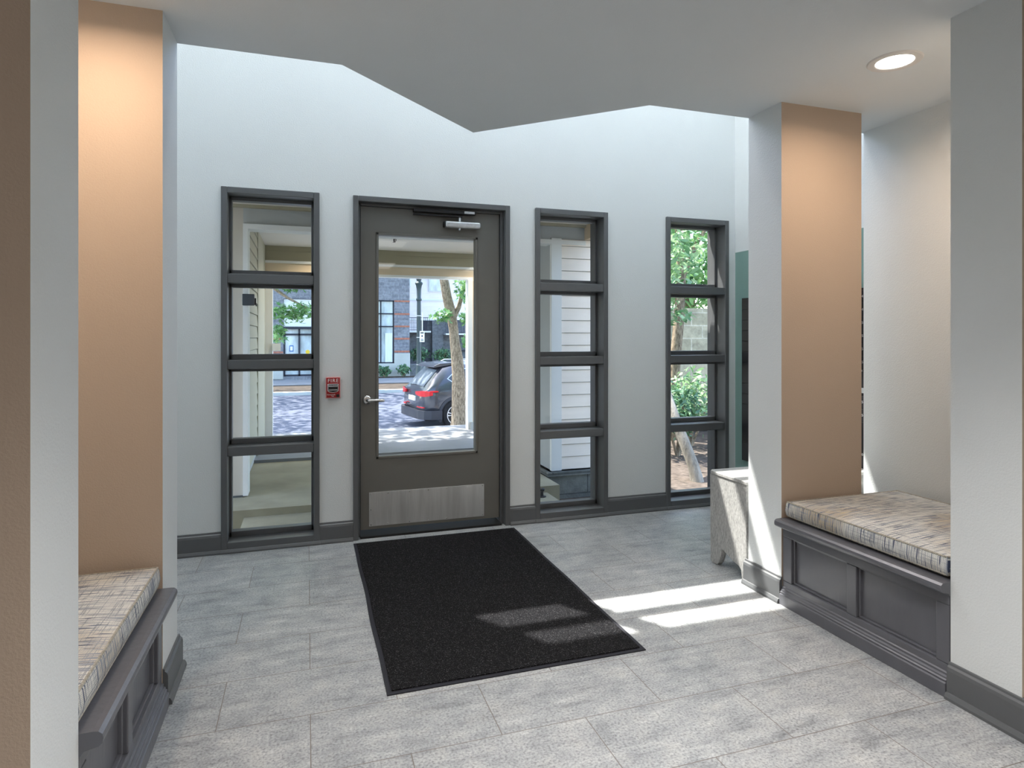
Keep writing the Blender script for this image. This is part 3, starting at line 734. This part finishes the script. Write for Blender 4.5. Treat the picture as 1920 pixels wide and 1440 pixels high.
land(MB().add([(1.98, DO, -.24), (14, DO, -.24), (14, 8.75, -.30), (1.98, 8.75, -.24), (1.98, DO, -.5), (14, DO, -.5), (14, 8.75, -.5), (1.98, 8.75, -.5)],
     [(0, 1, 2, 3), (4, 7, 6, 5), (0, 4, 5, 1), (1, 5, 6, 2), (2, 6, 7, 3), (3, 7, 4, 0)]), 'garden_soil', 'soil', 'brown mulch ground of the garden outside the right window', 'ground')

# ---- plants
def leaf_poly(kind):
    if kind == 'maple':
        pts = []
        for a, rr in ((-90, .12), (-55, .42), (-38, .24), (-10, .62), (12, .30), (38, .78), (60, .36), (90, 1.0), (120, .36), (142, .78), (168, .30), (190, .62), (218, .24), (235, .42)):
            pts.append((rr * math.cos(math.radians(a)), rr * math.sin(math.radians(a)) + .1))
        return pts
    return [(0, -1), (.30, -.45), (.36, .1), (.2, .6), (0, 1), (-.2, .6), (-.36, .1), (-.30, -.45)]
def foliage(mb, c, rad, n, size, kind, rng, up=.5):
    base = leaf_poly(kind)
    for _ in range(n):
        while True:
            p = Vector((rng.uniform(-1, 1), rng.uniform(-1, 1), rng.uniform(-1, 1)))
            if .05 < p.length <= 1: break
        p = p * (.55 + .45 * rng.random())
        nrm = Vector((rng.gauss(0, 1), rng.gauss(0, 1) - .3, rng.gauss(0, 1) + up * 2)).normalized()
        t = nrm.cross(Vector((rng.gauss(0, 1), rng.gauss(0, 1), rng.gauss(0, 1)))).normalized(); b_ = nrm.cross(t)
        s_ = size * rng.uniform(.65, 1.2) * .5; o = Vector(c) + Vector((p.x * rad[0], p.y * rad[1], p.z * rad[2]))
        vs = [tuple(o + (t * x + b_ * y) * s_ + nrm * (abs(x) * .25 * s_)) for x, y in base]
        mb.add(vs, [tuple(range(len(vs)))])
    return mb
def build_leaves(mb, name, mat, parent):
    me = bpy.data.meshes.new(name); q = Vector((0, 0, 0)); k = parent
    while k is not None: q += k.location; k = k.parent
    me.from_pydata([(x - q.x, y - q.y, z - q.z) for x, y, z in mb.v], [], mb.f); me.materials.append(M[mat])
    o = bpy.data.objects.new(name, me); COL.objects.link(o); o.parent = parent; o['kind'] = 'stuff'
    return o
rng = random.Random(11)
r = thing('maple_tree', (3.73, 15.75, ZS), 'leaning street maple trunk in front of the parked car', 'tree')
tr = MB().tube([(3.73, 15.75, ZS - .02), (3.725, 15.75, -.85), (3.72, 15.72, -.3), (3.70, 15.7, .3), (3.66, 15.7, .75), (3.60, 15.7, 1.15), (3.57, 15.7, 1.5), (3.50, 15.7, 1.9), (3.40, 15.7, 2.3), (3.33, 15.7, 2.7), (3.2, 15.7, 3.6), (3.1, 15.7, 5)],
               [.25, .20, .185, .165, .15, .125, .12, .135, .12, .115, .10, .07], 14)
tr.build('trunk', 'bark', r, 0, True)
MB().tube([(3.55, 15.7, 1.75), (3.70, 15.66, 2.05), (3.78, 15.6, 2.4), (4.0, 15.5, 3.2)], [.085, .06, .05, .035], 8).tube([(3.3, 15.7, 2.9), (2.4, 15.4, 4.0), (1.5, 15.2, 5.0)], [.07, .05, .03], 8).build('branch', 'bark', r, 0, True)
lf_ = MB()
foliage(lf_, (3.22, 15.35, 1.80), (.36, .25, .22), 120, .20, 'maple', rng, .9)
foliage(lf_, (3.80, 15.3, 2.5), (.32, .4, .45), 170, .21, 'maple', rng)
foliage(lf_, (3.78, 15.3, 1.78), (.2, .3, .22), 60, .21, 'maple', rng)
foliage(lf_, (3.78, 15.3, 1.15), (.14, .3, .22), 36, .21, 'maple', rng)
foliage(lf_, (1.2, 14.0, 6.6), (5.0, 4.0, 2.2), 4200, .36, 'maple', rng)
foliage(lf_, (-1.0, 22.5, 8.2), (8.5, 5.0, 2.2), 3600, .50, 'maple', rng)
build_leaves(lf_, 'foliage', 'leaf', r)
r = thing('maple_tree', (-1.35, 13.2, -.77), 'leafy maple with a drooping branch seen through the left window', 'tree')
MB().tube([(-1.35, 13.2, -.80), (-1.34, 13.2, .3), (-1.3, 13.2, 1.8), (-1.25, 13.2, 3.5), (-1.2, 13.2, 6)], [.2, .16, .14, .12, .08], 12).build('trunk', 'bark', r, 0, True)
MB().tube([(-1.28, 13.2, 2.4), (-.8, 12.6, 2.35), (-.35, 12.1, 2.0), (.1, 11.9, 1.75)], [.06, .04, .025, .012], 8).tube([(-.8, 12.6, 2.35), (-.5, 12.2, 2.3), (-.1, 11.9, 2.3)], [.03, .02, .01], 6).build('branch', 'bark', r, 0, True)
lf_ = MB()
foliage(lf_, (-.25, 12.0, 1.72), (.60, .35, .22), 300, .18, 'maple', rng, .9)
foliage(lf_, (-.5, 12.0, 1.35), (.17, .3, .24), 80, .18, 'maple', rng)
foliage(lf_, (-.3, 12.0, 2.25), (.65, .35, .18), 190, .18, 'maple', rng, .9)
foliage(lf_, (-3.0, 11.8, 6.4), (4.8, 3.6, 2.0), 4600, .34, 'maple', rng)
build_leaves(lf_, 'foliage', 'leaf', r)
r = thing('maple_tree', (2.1, 30.6, -1.17), 'tall street maple across the road, its crown over the street', 'tree')
MB().tube([(2.1, 30.6, -1.2), (2.1, 30.6, 2), (2.0, 30.4, 5), (1.8, 30, 8)], [.25, .2, .17, .08], 12).build('trunk', 'bark', r, 0, True)
lf_ = MB(); foliage(lf_, (-4, 31, 9.0), (9, 5, 2.6), 2400, .6, 'maple', rng); foliage(lf_, (7, 30, 9.0), (6, 5, 2.4), 1600, .6, 'maple', rng)
build_leaves(lf_, 'foliage', 'leaf', r)
def shrub(x, y, z, rx, rz, n, size, label, grp=None, mat='leaf_dark'):
    r = thing('shrub', (x, y, z), label, 'shrub', grp)
    st = MB()
    for k in range(5):
        a = k * 1.26; st.tube([(x, y, z - .02), (x + .25 * rx * math.cos(a), y + .25 * rx * math.sin(a), z + rz * .7), (x + .6 * rx * math.cos(a), y + .6 * rx * math.sin(a), z + rz * 1.4)], [.03, .02, .01], 6)
    st.build('stems', 'bark', r)
    build_leaves(foliage(MB(), (x, y, z + rz * 1.05), (rx, rx * .8, rz), n, size, 'oval', rng), 'foliage', 'leaf_dark' if mat is None else mat, r)
    return r
shrub(4.33, 37.35, -1.10, .52, .34, 170, .26, 'round green shrub below the big window across the street')
shrub(5.45, 37.35, -1.10, .50, .38, 190, .26, 'round green shrub at the corner of the block building across the street')
shrub(6.75, 39.6, -.40, .78, .52, 300, .30, 'dark green shrub behind the lamp post across the street')
shrub(8.3, 39.8, -.40, .80, .50, 300, .30, 'dark green shrub left of the maple trunk across the street')

# garden outside the right window
struct(MB().box(4.9, 12, 8.75, 9.0, -.5, 1.75), 'wall_garden', 'gardenwall', 'tan stone block wall behind the garden', 'wall')
r = thing('garden_tree', (3.93, 5.72, -.24), 'pale leaning tree trunk in the garden outside the right window', 'tree')
MB().tube([(3.95, 5.70, -.27), (3.93, 5.74, -.1), (3.84, 5.95, .38), (3.83, 6.1, .62), (3.90, 6.35, .95), (3.92, 6.5, 1.25), (3.93, 6.65, 1.7), (3.98, 6.8, 2.4), (4.1, 7, 3.6)], [.075, .062, .058, .058, .055, .052, .05, .045, .03], 10).build('trunk', 'palebark', r, 0, True)
MB().tube([(3.93, 6.65, 1.7), (4.1, 6.75, 2.3), (4.4, 6.9, 3.0)], [.035, .028, .02], 8).tube([(3.92, 6.5, 1.25), (4.15, 6.9, 1.55), (4.6, 7.4, 1.9)], [.025, .018, .01], 6).build('branch', 'palebark', r, 0, True)
lf_ = MB()
foliage(lf_, (4.55, 7.2, 1.55), (.45, .4, .16), 90, .15, 'oval', rng, 1.2)
foliage(lf_, (4.6, 7.3, 2.35), (.75, .7, .5), 420, .15, 'oval', rng, .8)
foliage(lf_, (4.25, 6.95, 1.85), (.55, .4, .32), 170, .13, 'oval', rng, .8)
foliage(lf_, (4.2, 7.5, 3.6), (1.6, 1.3, .9), 500, .2, 'oval', rng)
build_leaves(lf_, 'foliage', 'leaf_pale', r)
r = thing('garden_tree', (5.25, 8.2, -.28), 'slim grey tree at the left side of the garden view', 'tree')
MB().tube([(5.25, 8.2, -.3), (5.28, 8.2, .8), (5.36, 8.2, 1.6), (5.40, 8.2, 2.3), (5.3, 8.2, 3.6)], [.10, .085, .08, .07, .05], 10).tube([(5.38, 8.2, 2.1), (5.6, 8.1, 2.7), (5.9, 8.0, 3.2)], [.05, .035, .02], 8).build('trunk', 'bark', r, 0, True)
lf_ = MB(); foliage(lf_, (5.5, 8.1, 3.1), (1.4, .5, .9), 420, .17, 'oval', rng); foliage(lf_, (5.3, 8.3, 2.2), (.35, .3, .45), 110, .15, 'oval', rng)
build_leaves(lf_, 'foliage', 'leaf', r)
def bush(x, y, z, rx, ry, rz, n, size, label, mat):
    r = thing('garden_shrub', (x, y, z), label, 'shrub')
    MB().tube([(x, y, z - .02), (x + .05, y, z + rz), (x + .1, y, z + 1.6 * rz)], [.03, .02, .01], 6).tube([(x, y, z - .02), (x - .12, y, z + .8 * rz), (x - .2, y, z + 1.5 * rz)], [.02, .015, .008], 6).tube([(x, y, z - .02), (x + .2, y, z + .7 * rz), (x + .3, y, z + 1.3 * rz)], [.02, .015, .008], 6).build('stems', 'bark', r)
    build_leaves(foliage(MB(), (x, y, z + rz * 1.3), (rx, ry, rz), n, size, 'oval', rng, .7), 'foliage', mat, r)
bush(4.55, 7.0, -.26, .55, .4, .46, 620, .11, 'glossy dark laurel shrub beside the leaning garden trunk', 'leaf_dark')
bush(5.15, 7.6, -.27, .5, .4, .52, 520, .11, 'light-flecked shrub before the garden block wall', 'leaf_pale')
bush(4.1, 8.05, -.27, .5, .4, .7, 420, .12, 'loose green shrub at the left of the garden view', 'leaf')
r = thing('hedge_trees', (7.5, 10.8, -.9), 'dense green trees rising behind the garden block wall', 'trees')
st = MB()
for x in (5.6, 7.2, 9.0): st.tube([(x, 10.8, -.95), (x + .1, 10.8, 2), (x - .1, 10.8, 5)], [.14, .11, .06], 8)
st.build('trunks', 'bark', r)
lf_ = MB(); foliage(lf_, (7.3, 10.9, 3.2), (3.2, 1.4, 2.2), 2600, .24, 'oval', rng); foliage(lf_, (6.6, 10.3, 2.2), (1.6, .7, .9), 700, .2, 'oval', rng)
build_leaves(lf_, 'foliage', 'leaf', r)

# ---- block building across the street
r = thing('block_building', (-4, 38, -1.15), 'grey split-block building with red brick bands across the street', 'building')
bw = MB(); holes_wall(bw, -16, 5.91, -1.6, 11, 38, 38.6, [(-1.30, 1.95, -1.0, 3.46), (2.5, 4.98, -.32, 3.47)])
bw.box(-16, 5.91, 46, 46.3, -1.6, 11).box(5.6, 5.91, 38.6, 46, -1.6, 11).build('wall', 'cmu', r)
for z in (3.43, 2.65, 1.905, 1.16, .383): MB().box(4.99, 5.915, 37.985, 38.0, z - .05, z + .05).build('brick_band', 'redband', r)
for x0, x1 in ((-2.3, -1.32),):
    for z in (1.16, .383): MB().box(x0, x1, 37.985, 38.0, z - .05, z + .05).build('brick_band', 'redband', r)
MB().box(4.985, 5.93, 37.93, 38.0, -1.15, .28).box(2.5, 4.985, 37.93, 38.0, -1.15, -.33).build('plinth', 'far_conc', r)
MB().box(-2.3, -1.32, 37.95, 38.0, -1.15, -.1).build('plinth', 'far_conc', r)
fw = MB(); t = .07
for q in ((2.5, 4.98, -.32, -.32 + t), (2.5, 4.98, 3.40, 3.47), (4.91, 4.98, -.32, 3.47), (2.5, 2.57, -.32, 3.47), (4.16, 4.23, -.32, 3.47), (3.3, 3.37, -.32, 3.47), (2.5, 4.98, 2.63, 2.70), (2.5, 4.98, 1.86, 1.93)):
    fw.box(q[0], q[1], 38.05, 38.13, q[2], q[3])
wn = fw.build('window_frame', 'far_frame', r)
MB().box(2.52, 4.96, 38.13, 38.15, -.3, 3.45).build('window_glass', 'far_glass', wn)
MB().box(4.45, 4.88, 38.02, 38.06, -.25, 1.5).build('curtain', 'curtain', wn)
MB().box(-1.28, 1.93, 38.1, 38.16, 1.86, 3.44).build('pale_panel', 'far_panel', r)  # pale colour stands in for sky reflected in transom glass
MB().box(-1.30, 1.95, 37.9, 38.2, 1.72, 1.86).build('lintel', 'far_frame', r)
fw = MB()
for x in (-1.30, -.49, .27, 1.07, 1.85): fw.box(x, x + .1, 38.05, 38.15, -1.0, 1.72)
for z in (-1.0, -.35, 1.36): fw.box(-1.25, 1.9, 38.05, 38.15, z, z + .1)
en = fw.build('entrance_doors', 'far_frame', r)
MB().box(-1.28, 1.93, 38.15, 38.17, -1.0, 1.72).build('door_glass', 'far_glass', en)
MB().box(-.98, -.76, 38.13, 38.148, .42, .78).build('blue_sign', 'blue', en)
MB().box(-.94, -.80, 38.12, 38.13, .48, .72).box(-.90, -.84, 38.115, 38.12, .60, .70).build('sign_mark', 'notice', en)
MB().lathe([(.12, 0), (.12, .01)], (.02, 38.13, .40), 'y', 16).build('yellow_sticker', 'yellow', en)

# ---- pale apartment building to its right
r = thing('apartment_building', (11, 42, -.4), 'pale sided apartment building with railed balconies across the street', 'building')
siding_y(siding_y(MB(), 5.95, 18, 42, 2.42, 11, .3), 5.95, 7.18, 42, 1.62, 2.42, .3).box(5.95, 18, 42, 46, 2.42, 11).build('upper_wall', 'siding_pink', r)
MB().box(5.95, 18, 42.05, 46, -1.6, 2.42).build('lower_wall', 'cmu_dark', r)
MB().box(8.0, 8.75, 41.6, 42.05, -1.6, 2.36).build('block_pier', 'cmu_dark', r)
MB().box(5.95, 18, 41.93, 42.0, 3.72, 3.84).box(5.95, 18, 41.93, 42.0, 2.38, 2.46).build('trim_board', 'porch_white', r)
for x0, x1, z0, z1 in ((7.87, 8.75, 4.40, 5.9), (6.0, 6.55, 4.70, 5.9), (10.2, 11.2, 4.40, 5.9)):
    w_ = MB().box(x0 - .06, x1 + .06, 41.90, 41.99, z0 - .06, z1 + .06).build('window', 'porch_white', r)
    MB().box(x0, x1, 41.88, 41.90, z0, z1).build('pane', 'far_glass', w_)
MB().box(7.2, 7.72, 41.98, 42.05, 1.65, 2.42).build('balcony_door', 'far_frame', r)
for x0, x1, z in ((6.0, 7.8, 1.66), (8.8, 11.4, 1.50)):
    bs = MB().box(x0, x1, 41.0, 42.0, z - .1, z).build('balcony_slab', 'porch_white', r)
    rl = MB().box(x0, x1, 41.02, 41.06, z + .86, z + .90).box(x0, x1, 41.02, 41.06, z + .06, z + .09)
    x = x0
    while x < x1: rl.box(x, x + .025, 41.03, 41.05, z, z + .88); x += .12
    rl.build('railing', 'far_frame', bs)
MB().box(6.0, 7.9, 41.9, 42.05, .28, .36).box(8.75, 18, 41.9, 42.05, .28, .36).build('dark_ledge', 'far_frame', r)

# ---- lamp post with a parking sign
px, py, pz = 5.27, 30.9, -1.17
r = thing('lamp_post', (px, py, pz), 'dark green fluted street lamp post behind the parked car', 'lamp post')
MB().lathe([(.24, 0), (.24, .25), (.17, .35), (.15, .8), (.125, .9), (.115, 1.8), (.105, 4.0), (.10, 4.25)], (px, py, pz), 'z', 12).build('shaft', 'post', r, 0, True)
MB().lathe([(.10, 4.22), (.14, 4.27), (.14, 4.33), (.105, 4.38), (.115, 4.8), (.15, 5.0), (.20, 5.10), (.17, 5.16), (.10, 5.2), (.13, 5.3), (.13, 5.42), (.10, 5.6), (.09, 6.5)], (px, py, pz), 'z', 12).build('capital', 'post', r, 0, True)
for z in (1.05, 2.4, 3.47): MB().lathe([(.13, z), (.13, z + .035)], (px, py, pz), 'z', 12).build('band', 'alu', r)
r = thing('parking_sign', (px + .13, py - .15, 1.05), 'small white parking sign strapped to the street lamp post', 'sign')
MB().box(px + .01, px + .25, py - .16, py - .145, 1.02, 1.56).build('sign_plate', 'notice', r)
MB().box(px + .05, px + .21, py - .165, py - .16, 1.44, 1.50).box(px + .10, px + .16, py - .165, py - .16, 1.27, 1.36).box(px + .06, px + .20, py - .165, py - .16, 1.14, 1.17).box(px + .06, px + .20, py - .165, py - .16, 1.08, 1.11).build('sign_print', 'darkprint', r)
MB().tube([(px + .14, py - .14, 1.5), (px + .14, py - .14, 2.45)], .03, 8).build('bracket_pole', 'alu', r)

# ---- parked car
def mat_car():
    m, n, b = nodes('dark_grey_car_paint')
    b.inputs['Base Color'].default_value = (*lin(66, 69, 78), 1); b.inputs['Metallic'].default_value = .45
    b.inputs['Roughness'].default_value = .28; b.inputs['Coat Weight'].default_value = 1.0; b.inputs['Coat Roughness'].default_value = .05
    f = noise(n, 3, 2); n.links.new(ramp(n, f, [(.3, lin(60, 63, 72)), (.7, lin(72, 75, 84))]), b.inputs['Base Color'])
    return m
M['paint'] = mat_car()
M['cladding'] = simple('dark_cladding', lin(52, 54, 62), .5, 0, .4, .05, 6)
M['carglass'] = simple('dark_car_glass', (.02, .024, .028), .04, 0, .9, .1, 3)
M['rearglass'] = simple('pale_reflecting_car_glass', lin(112, 120, 126), .06, 0, .9, .25, 4)  # pale base colour stands in for the sky reflected in the rear window
M['taillight'] = simple('red_tail_light', lin(200, 24, 34), .2, 0, .6, .1, 20)
M['tyre'] = simple('tyre_rubber', (.018, .018, .02), .8, 0, .2, .1, 30)
M['alloy'] = simple('alloy_rim', (.62, .62, .64), .3, .9, .5, .05, 20)
R = thing('parked_car', (2.90, 17.95, ZR), 'dark grey SUV parked at the kerb, seen from behind', 'car', None, None, math.radians(9))
R.scale = (1.09, 1.09, 1.10)
st_ = [  # s, zb, w, zbelt, wb, wr, zr
    (-.02, .48, .72, .92, .70, .62, .98), (.05, .38, .86, 1.00, .86, .74, 1.06), (.16, .32, .925, 1.03, .91, .74, 1.18), (.34, .30, .945, 1.05, .92, .72, 1.38),
    (.56, .29, .95, 1.06, .93, .70, 1.585), (.80, .28, .95, 1.06, .93, .69, 1.635), (1.4, .28, .95, 1.06, .93, .69, 1.665), (2.4, .28, .95, 1.05, .93, .69, 1.66), (3.0, .28, .95, 1.04, .93, .68, 1.56),
    (3.65, .28, .95, 1.02, .92, .74, 1.13), (4.2, .30, .94, .96, .90, .74, 1.02), (4.6, .34, .88, .84, .84, .66, .90), (4.78, .44, .70, .70, .66, .5, .74)]
def ring(q):
    s_, zb, w_, zt, wb, wr, zr = q
    h = [(0, zb), (.8 * w_, zb), (.97 * w_, zb + .10), (w_, .62 if zb < .46 else .6), (1.0 * w_, .5 * (.62 + zt)), (wb, zt), (.5 * (wb + wr) + .02, .5 * (zt + zr - .06)), (wr, zr - .06), (.84 * wr, zr - .01), (0, zr + .012)]
    return [(s_, -y, z) for y, z in h] + [(s_, y, z) for y, z in h[-2:0:-1]]
rg = [ring(q) for q in st_]; n_ = len(rg[0]); mb = MB()
vs = [p for k in rg for p in k]; fs = [(i * n_ + k, i * n_ + (k + 1) % n_, (i + 1) * n_ + (k + 1) % n_, (i + 1) * n_ + k) for i in range(len(rg) - 1) for k in range(n_)]
fs += [tuple(range(n_)), tuple((len(rg) - 1) * n_ + k for k in range(n_))]
body = mb.add(vs, fs).build('body', 'paint', R, 0, True, True)
def at_s(s_, j):
    for a, b_ in zip(rg, rg[1:]):
        if a[0][0] <= s_ <= b_[0][0]:
            t = (s_ - a[0][0]) / (b_[0][0] - a[0][0]); return Vector(a[j]).lerp(Vector(b_[j]), t)
    return Vector(rg[-1][j])
def side_pt(s_, t, out):       # t: 0 belt .. 1 roof edge, on the side towards the viewer
    a, m_, c = at_s(s_, 5), at_s(s_, 6), at_s(s_, 7)
    p = a.lerp(m_, t * 2) if t < .5 else m_.lerp(c, t * 2 - 1)
    return p + Vector((0, -out, out * .4))
def side_window(pts, nm='side_window'):
    for sg in (1, -1):
        for out, mat, nm_, gr in ((.004, 'alloy', 'window_rim', 1.12), (.010, 'carglass', nm, 1.0)):
            cs = sum(p[0] for p in pts) / len(pts); ct = sum(p[1] for p in pts) / len(pts)
            P = [side_pt(cs + (a - cs) * gr, min(1, max(0, ct + (b_ - ct) * gr)), out) for a, b_ in pts]
            Q = [p + Vector((0, .02, 0)) for p in P]
            if sg < 0: P = [Vector((p.x, -p.y, p.z)) for p in P]; Q = [Vector((p.x, -p.y, p.z)) for p in Q]
            k = len(P); mb = MB().add([tuple(p) for p in P + Q], [tuple(range(k)), tuple(range(2 * k - 1, k - 1, -1))] + [(i, (i + 1) % k, (i + 1) % k + k, i + k) for i in range(k)])
            mb.build(nm_, mat, R, 0, False, True)
side_window([(.66, .46), (.86, .16), (1.30, .10), (1.30, .86), (.92, .80)])
side_window([(1.38, .10), (2.30, .08), (2.30, .90), (1.38, .88)])
side_window([(2.38, .08), (3.25, .06), (2.92, .88), (2.38, .90)])
def top_pt(s_, y, out):
    e, m_, c = at_s(s_, 7), at_s(s_, 8), at_s(s_, 9)
    y = abs(y); 
    if y <= abs(m_.y): t = y / abs(m_.y); p = c.lerp(m_, t)
    else: t = min(1, (y - abs(m_.y)) / max(1e-6, abs(e.y) - abs(m_.y))); p = m_.lerp(e, t)
    return p + Vector((-out * .7, 0, out * .7))
P = []; fs = []; ss = [.075, .16, .26, .36, .46]; ys = [-.62, -.4, 0, .4, .62]
for o_ in (.012, -.01):
    for s_ in ss:
        for y in ys:
            p = top_pt(s_, y * (1 - (s_ - .075) * .25), o_); P.append((p.x, (y * (1 - (s_ - .075) * .25)), p.z))
for i in range(4):
    for j in range(4): fs.append((i * 5 + j, i * 5 + j + 1, (i + 1) * 5 + j + 1, (i + 1) * 5 + j))
MB().add(P, fs + [tuple(k + 25 for k in f_[::-1]) for f_ in fs]).build('rear_window', 'rearglass', R, 0, True, True)
MB().prism([(.36, 1.56), (.34, 1.60), (.50, 1.665), (.95, 1.685), (.95, 1.64), (.56, 1.58)], 'y', -.64, .64).build('spoiler', 'paint', R, .01, False, True)
def wrap(z0, z1, path, thick, nm, mat, slope=0):
    for sg in (1, -1):
        pts = [Vector((x, y * sg)) for x, y in path]; m = len(pts); vs = []
        for k, p in enumerate(pts):
            t = (pts[min(k + 1, m - 1)] - pts[max(k - 1, 0)]).normalized(); nn = Vector((t.y, -t.x)) * (-sg)
            taper = 1 - slope * abs(2 * k / (m - 1) - 1)
            zm, hh = (z0 + z1) / 2, (z1 - z0) / 2 * taper
            for q, z in ((p, zm - hh), (p, zm + hh), (p - nn * thick, zm + hh), (p - nn * thick, zm - hh)): vs.append((q.x, q.y, z))
        fs = [(i * 4 + a, i * 4 + (a + 1) % 4, (i + 1) * 4 + (a + 1) % 4, (i + 1) * 4 + a) for i in range(m - 1) for a in range(4)] + [(0, 1, 2, 3), tuple((m - 1) * 4 + a for a in (3, 2, 1, 0))]
        MB().add(vs, fs).build(nm, mat, R, 0, False, True)
wrap(.84, 1.0, [(-.035, -.42), (-.035, -.60), (-.01, -.73), (.045, -.872), (.12, -.925), (.20, -.944)], .05, 'tail_light', 'taillight', .55)
wrap(.955, .995, [(.12, -.93), (.24, -.948), (.34, -.955)], .04, 'light_strip', 'taillight', .3)
wrap(.28, .50, [(-.03, 0), (-.035, -.5), (-.02, -.70), (.045, -.875), (.16, -.945), (.34, -.962), (.42, -.966)], .09, 'lower_bumper', 'cladding', 0)
wrap(.555, .585, [(-.034, -.45), (-.03, -.62), (.0, -.76), (.03, -.83)], .03, 'reflector', 'taillight', .4)
wrap(.325, .355, [(-.045, -.40), (-.045, -.56), (-.02, -.72), (.03, -.86)], .03, 'exhaust_trim', 'alloy', .3)
MB().box(-.05, -.015, -.26, .26, .70, .82).build('licence_plate', 'notice', R, .004, False, True)
MB().tube([(1.0, -.60, 1.67), (1.1, -.60, 1.715), (2.7, -.60, 1.70), (2.85, -.60, 1.64)], .018, 8).tube([(1.0, .60, 1.67), (1.1, .60, 1.715), (2.7, .60, 1.70), (2.85, .60, 1.64)], .018, 8).build('roof_rails', 'alloy', R, 0, True, True)
for wx in (.82, 3.70):
    for sg in (-1, 1):
        y_ = sg * .945
        arch = MB(); P = []; k = 20
        for rr in (.40, .47):
            for yy in (y_ - sg * .03, y_ + sg * .022):
                for i in range(k + 1):
                    a = -.12 * PI + (1.24 * PI) * i / k; P.append((wx + rr * math.cos(a), yy, .37 + rr * math.sin(a)))
        n1 = k + 1; fs = []
        for i in range(k):
            fs += [(i, i + 1, n1 + i + 1, n1 + i), (2 * n1 + i, 3 * n1 + i, 3 * n1 + i + 1, 2 * n1 + i + 1), (n1 + i, n1 + i + 1, 3 * n1 + i + 1, 3 * n1 + i), (i, 2 * n1 + i, 2 * n1 + i + 1, i + 1)]
        arch.add(P, fs).build('wheel_arch', 'cladding', R, 0, False, True)
        MB().lathe([(.405, y_ - sg * .02), (.405, y_ + sg * .009)], (wx, 0, .37), 'y', 32).build('wheel_well', 'tyre', R, 0, False, True)  # dark disc stands in for the shade inside the wheel well
        wh = MB().lathe([(.24, y_ + sg * .005), (.33, y_ + sg * .0), (.36, y_ + sg * .012), (.365, y_ + sg * .025), (.355, y_ + sg * .04), (.30, y_ + sg * .046), (.245, y_ + sg * .035), (.24, y_ + sg * .02)], (wx, 0, .367), 'y', 36, False).build('tyre', 'tyre', R, 0, True, True)
        MB().lathe([(.245, y_ + sg * .010), (.245, y_ + sg * .014)], (wx, 0, .367), 'y', 30).build('wheel_disc', 'black', wh, 0, False, True)
        sp = MB().lathe([(.045, y_ + sg * .014), (.04, y_ + sg * .034)], (wx, 0, .367), 'y', 12)
        for i in range(5):
            for da in (-.17, .17):
                a = 2 * PI * i / 5 + .5; b0_, b1_ = a + da * 1.6, a + da
                q = [(wx + .04 * math.cos(b0_), .367 + .04 * math.sin(b0_)), (wx + .235 * math.cos(b1_ - .07), .367 + .235 * math.sin(b1_ - .07)), (wx + .235 * math.cos(b1_ + .07), .367 + .235 * math.sin(b1_ + .07))]
                sp.prism(q, 'y', y_ + sg * .014, y_ + sg * .032)
        sp.lathe([(.248, y_ + sg * .014), (.248, y_ + sg * .036), (.228, y_ + sg * .034), (.228, y_ + sg * .014)], (wx, 0, .367), 'y', 30, False)
        sp.build('rim', 'alloy', wh, 0, False, True)
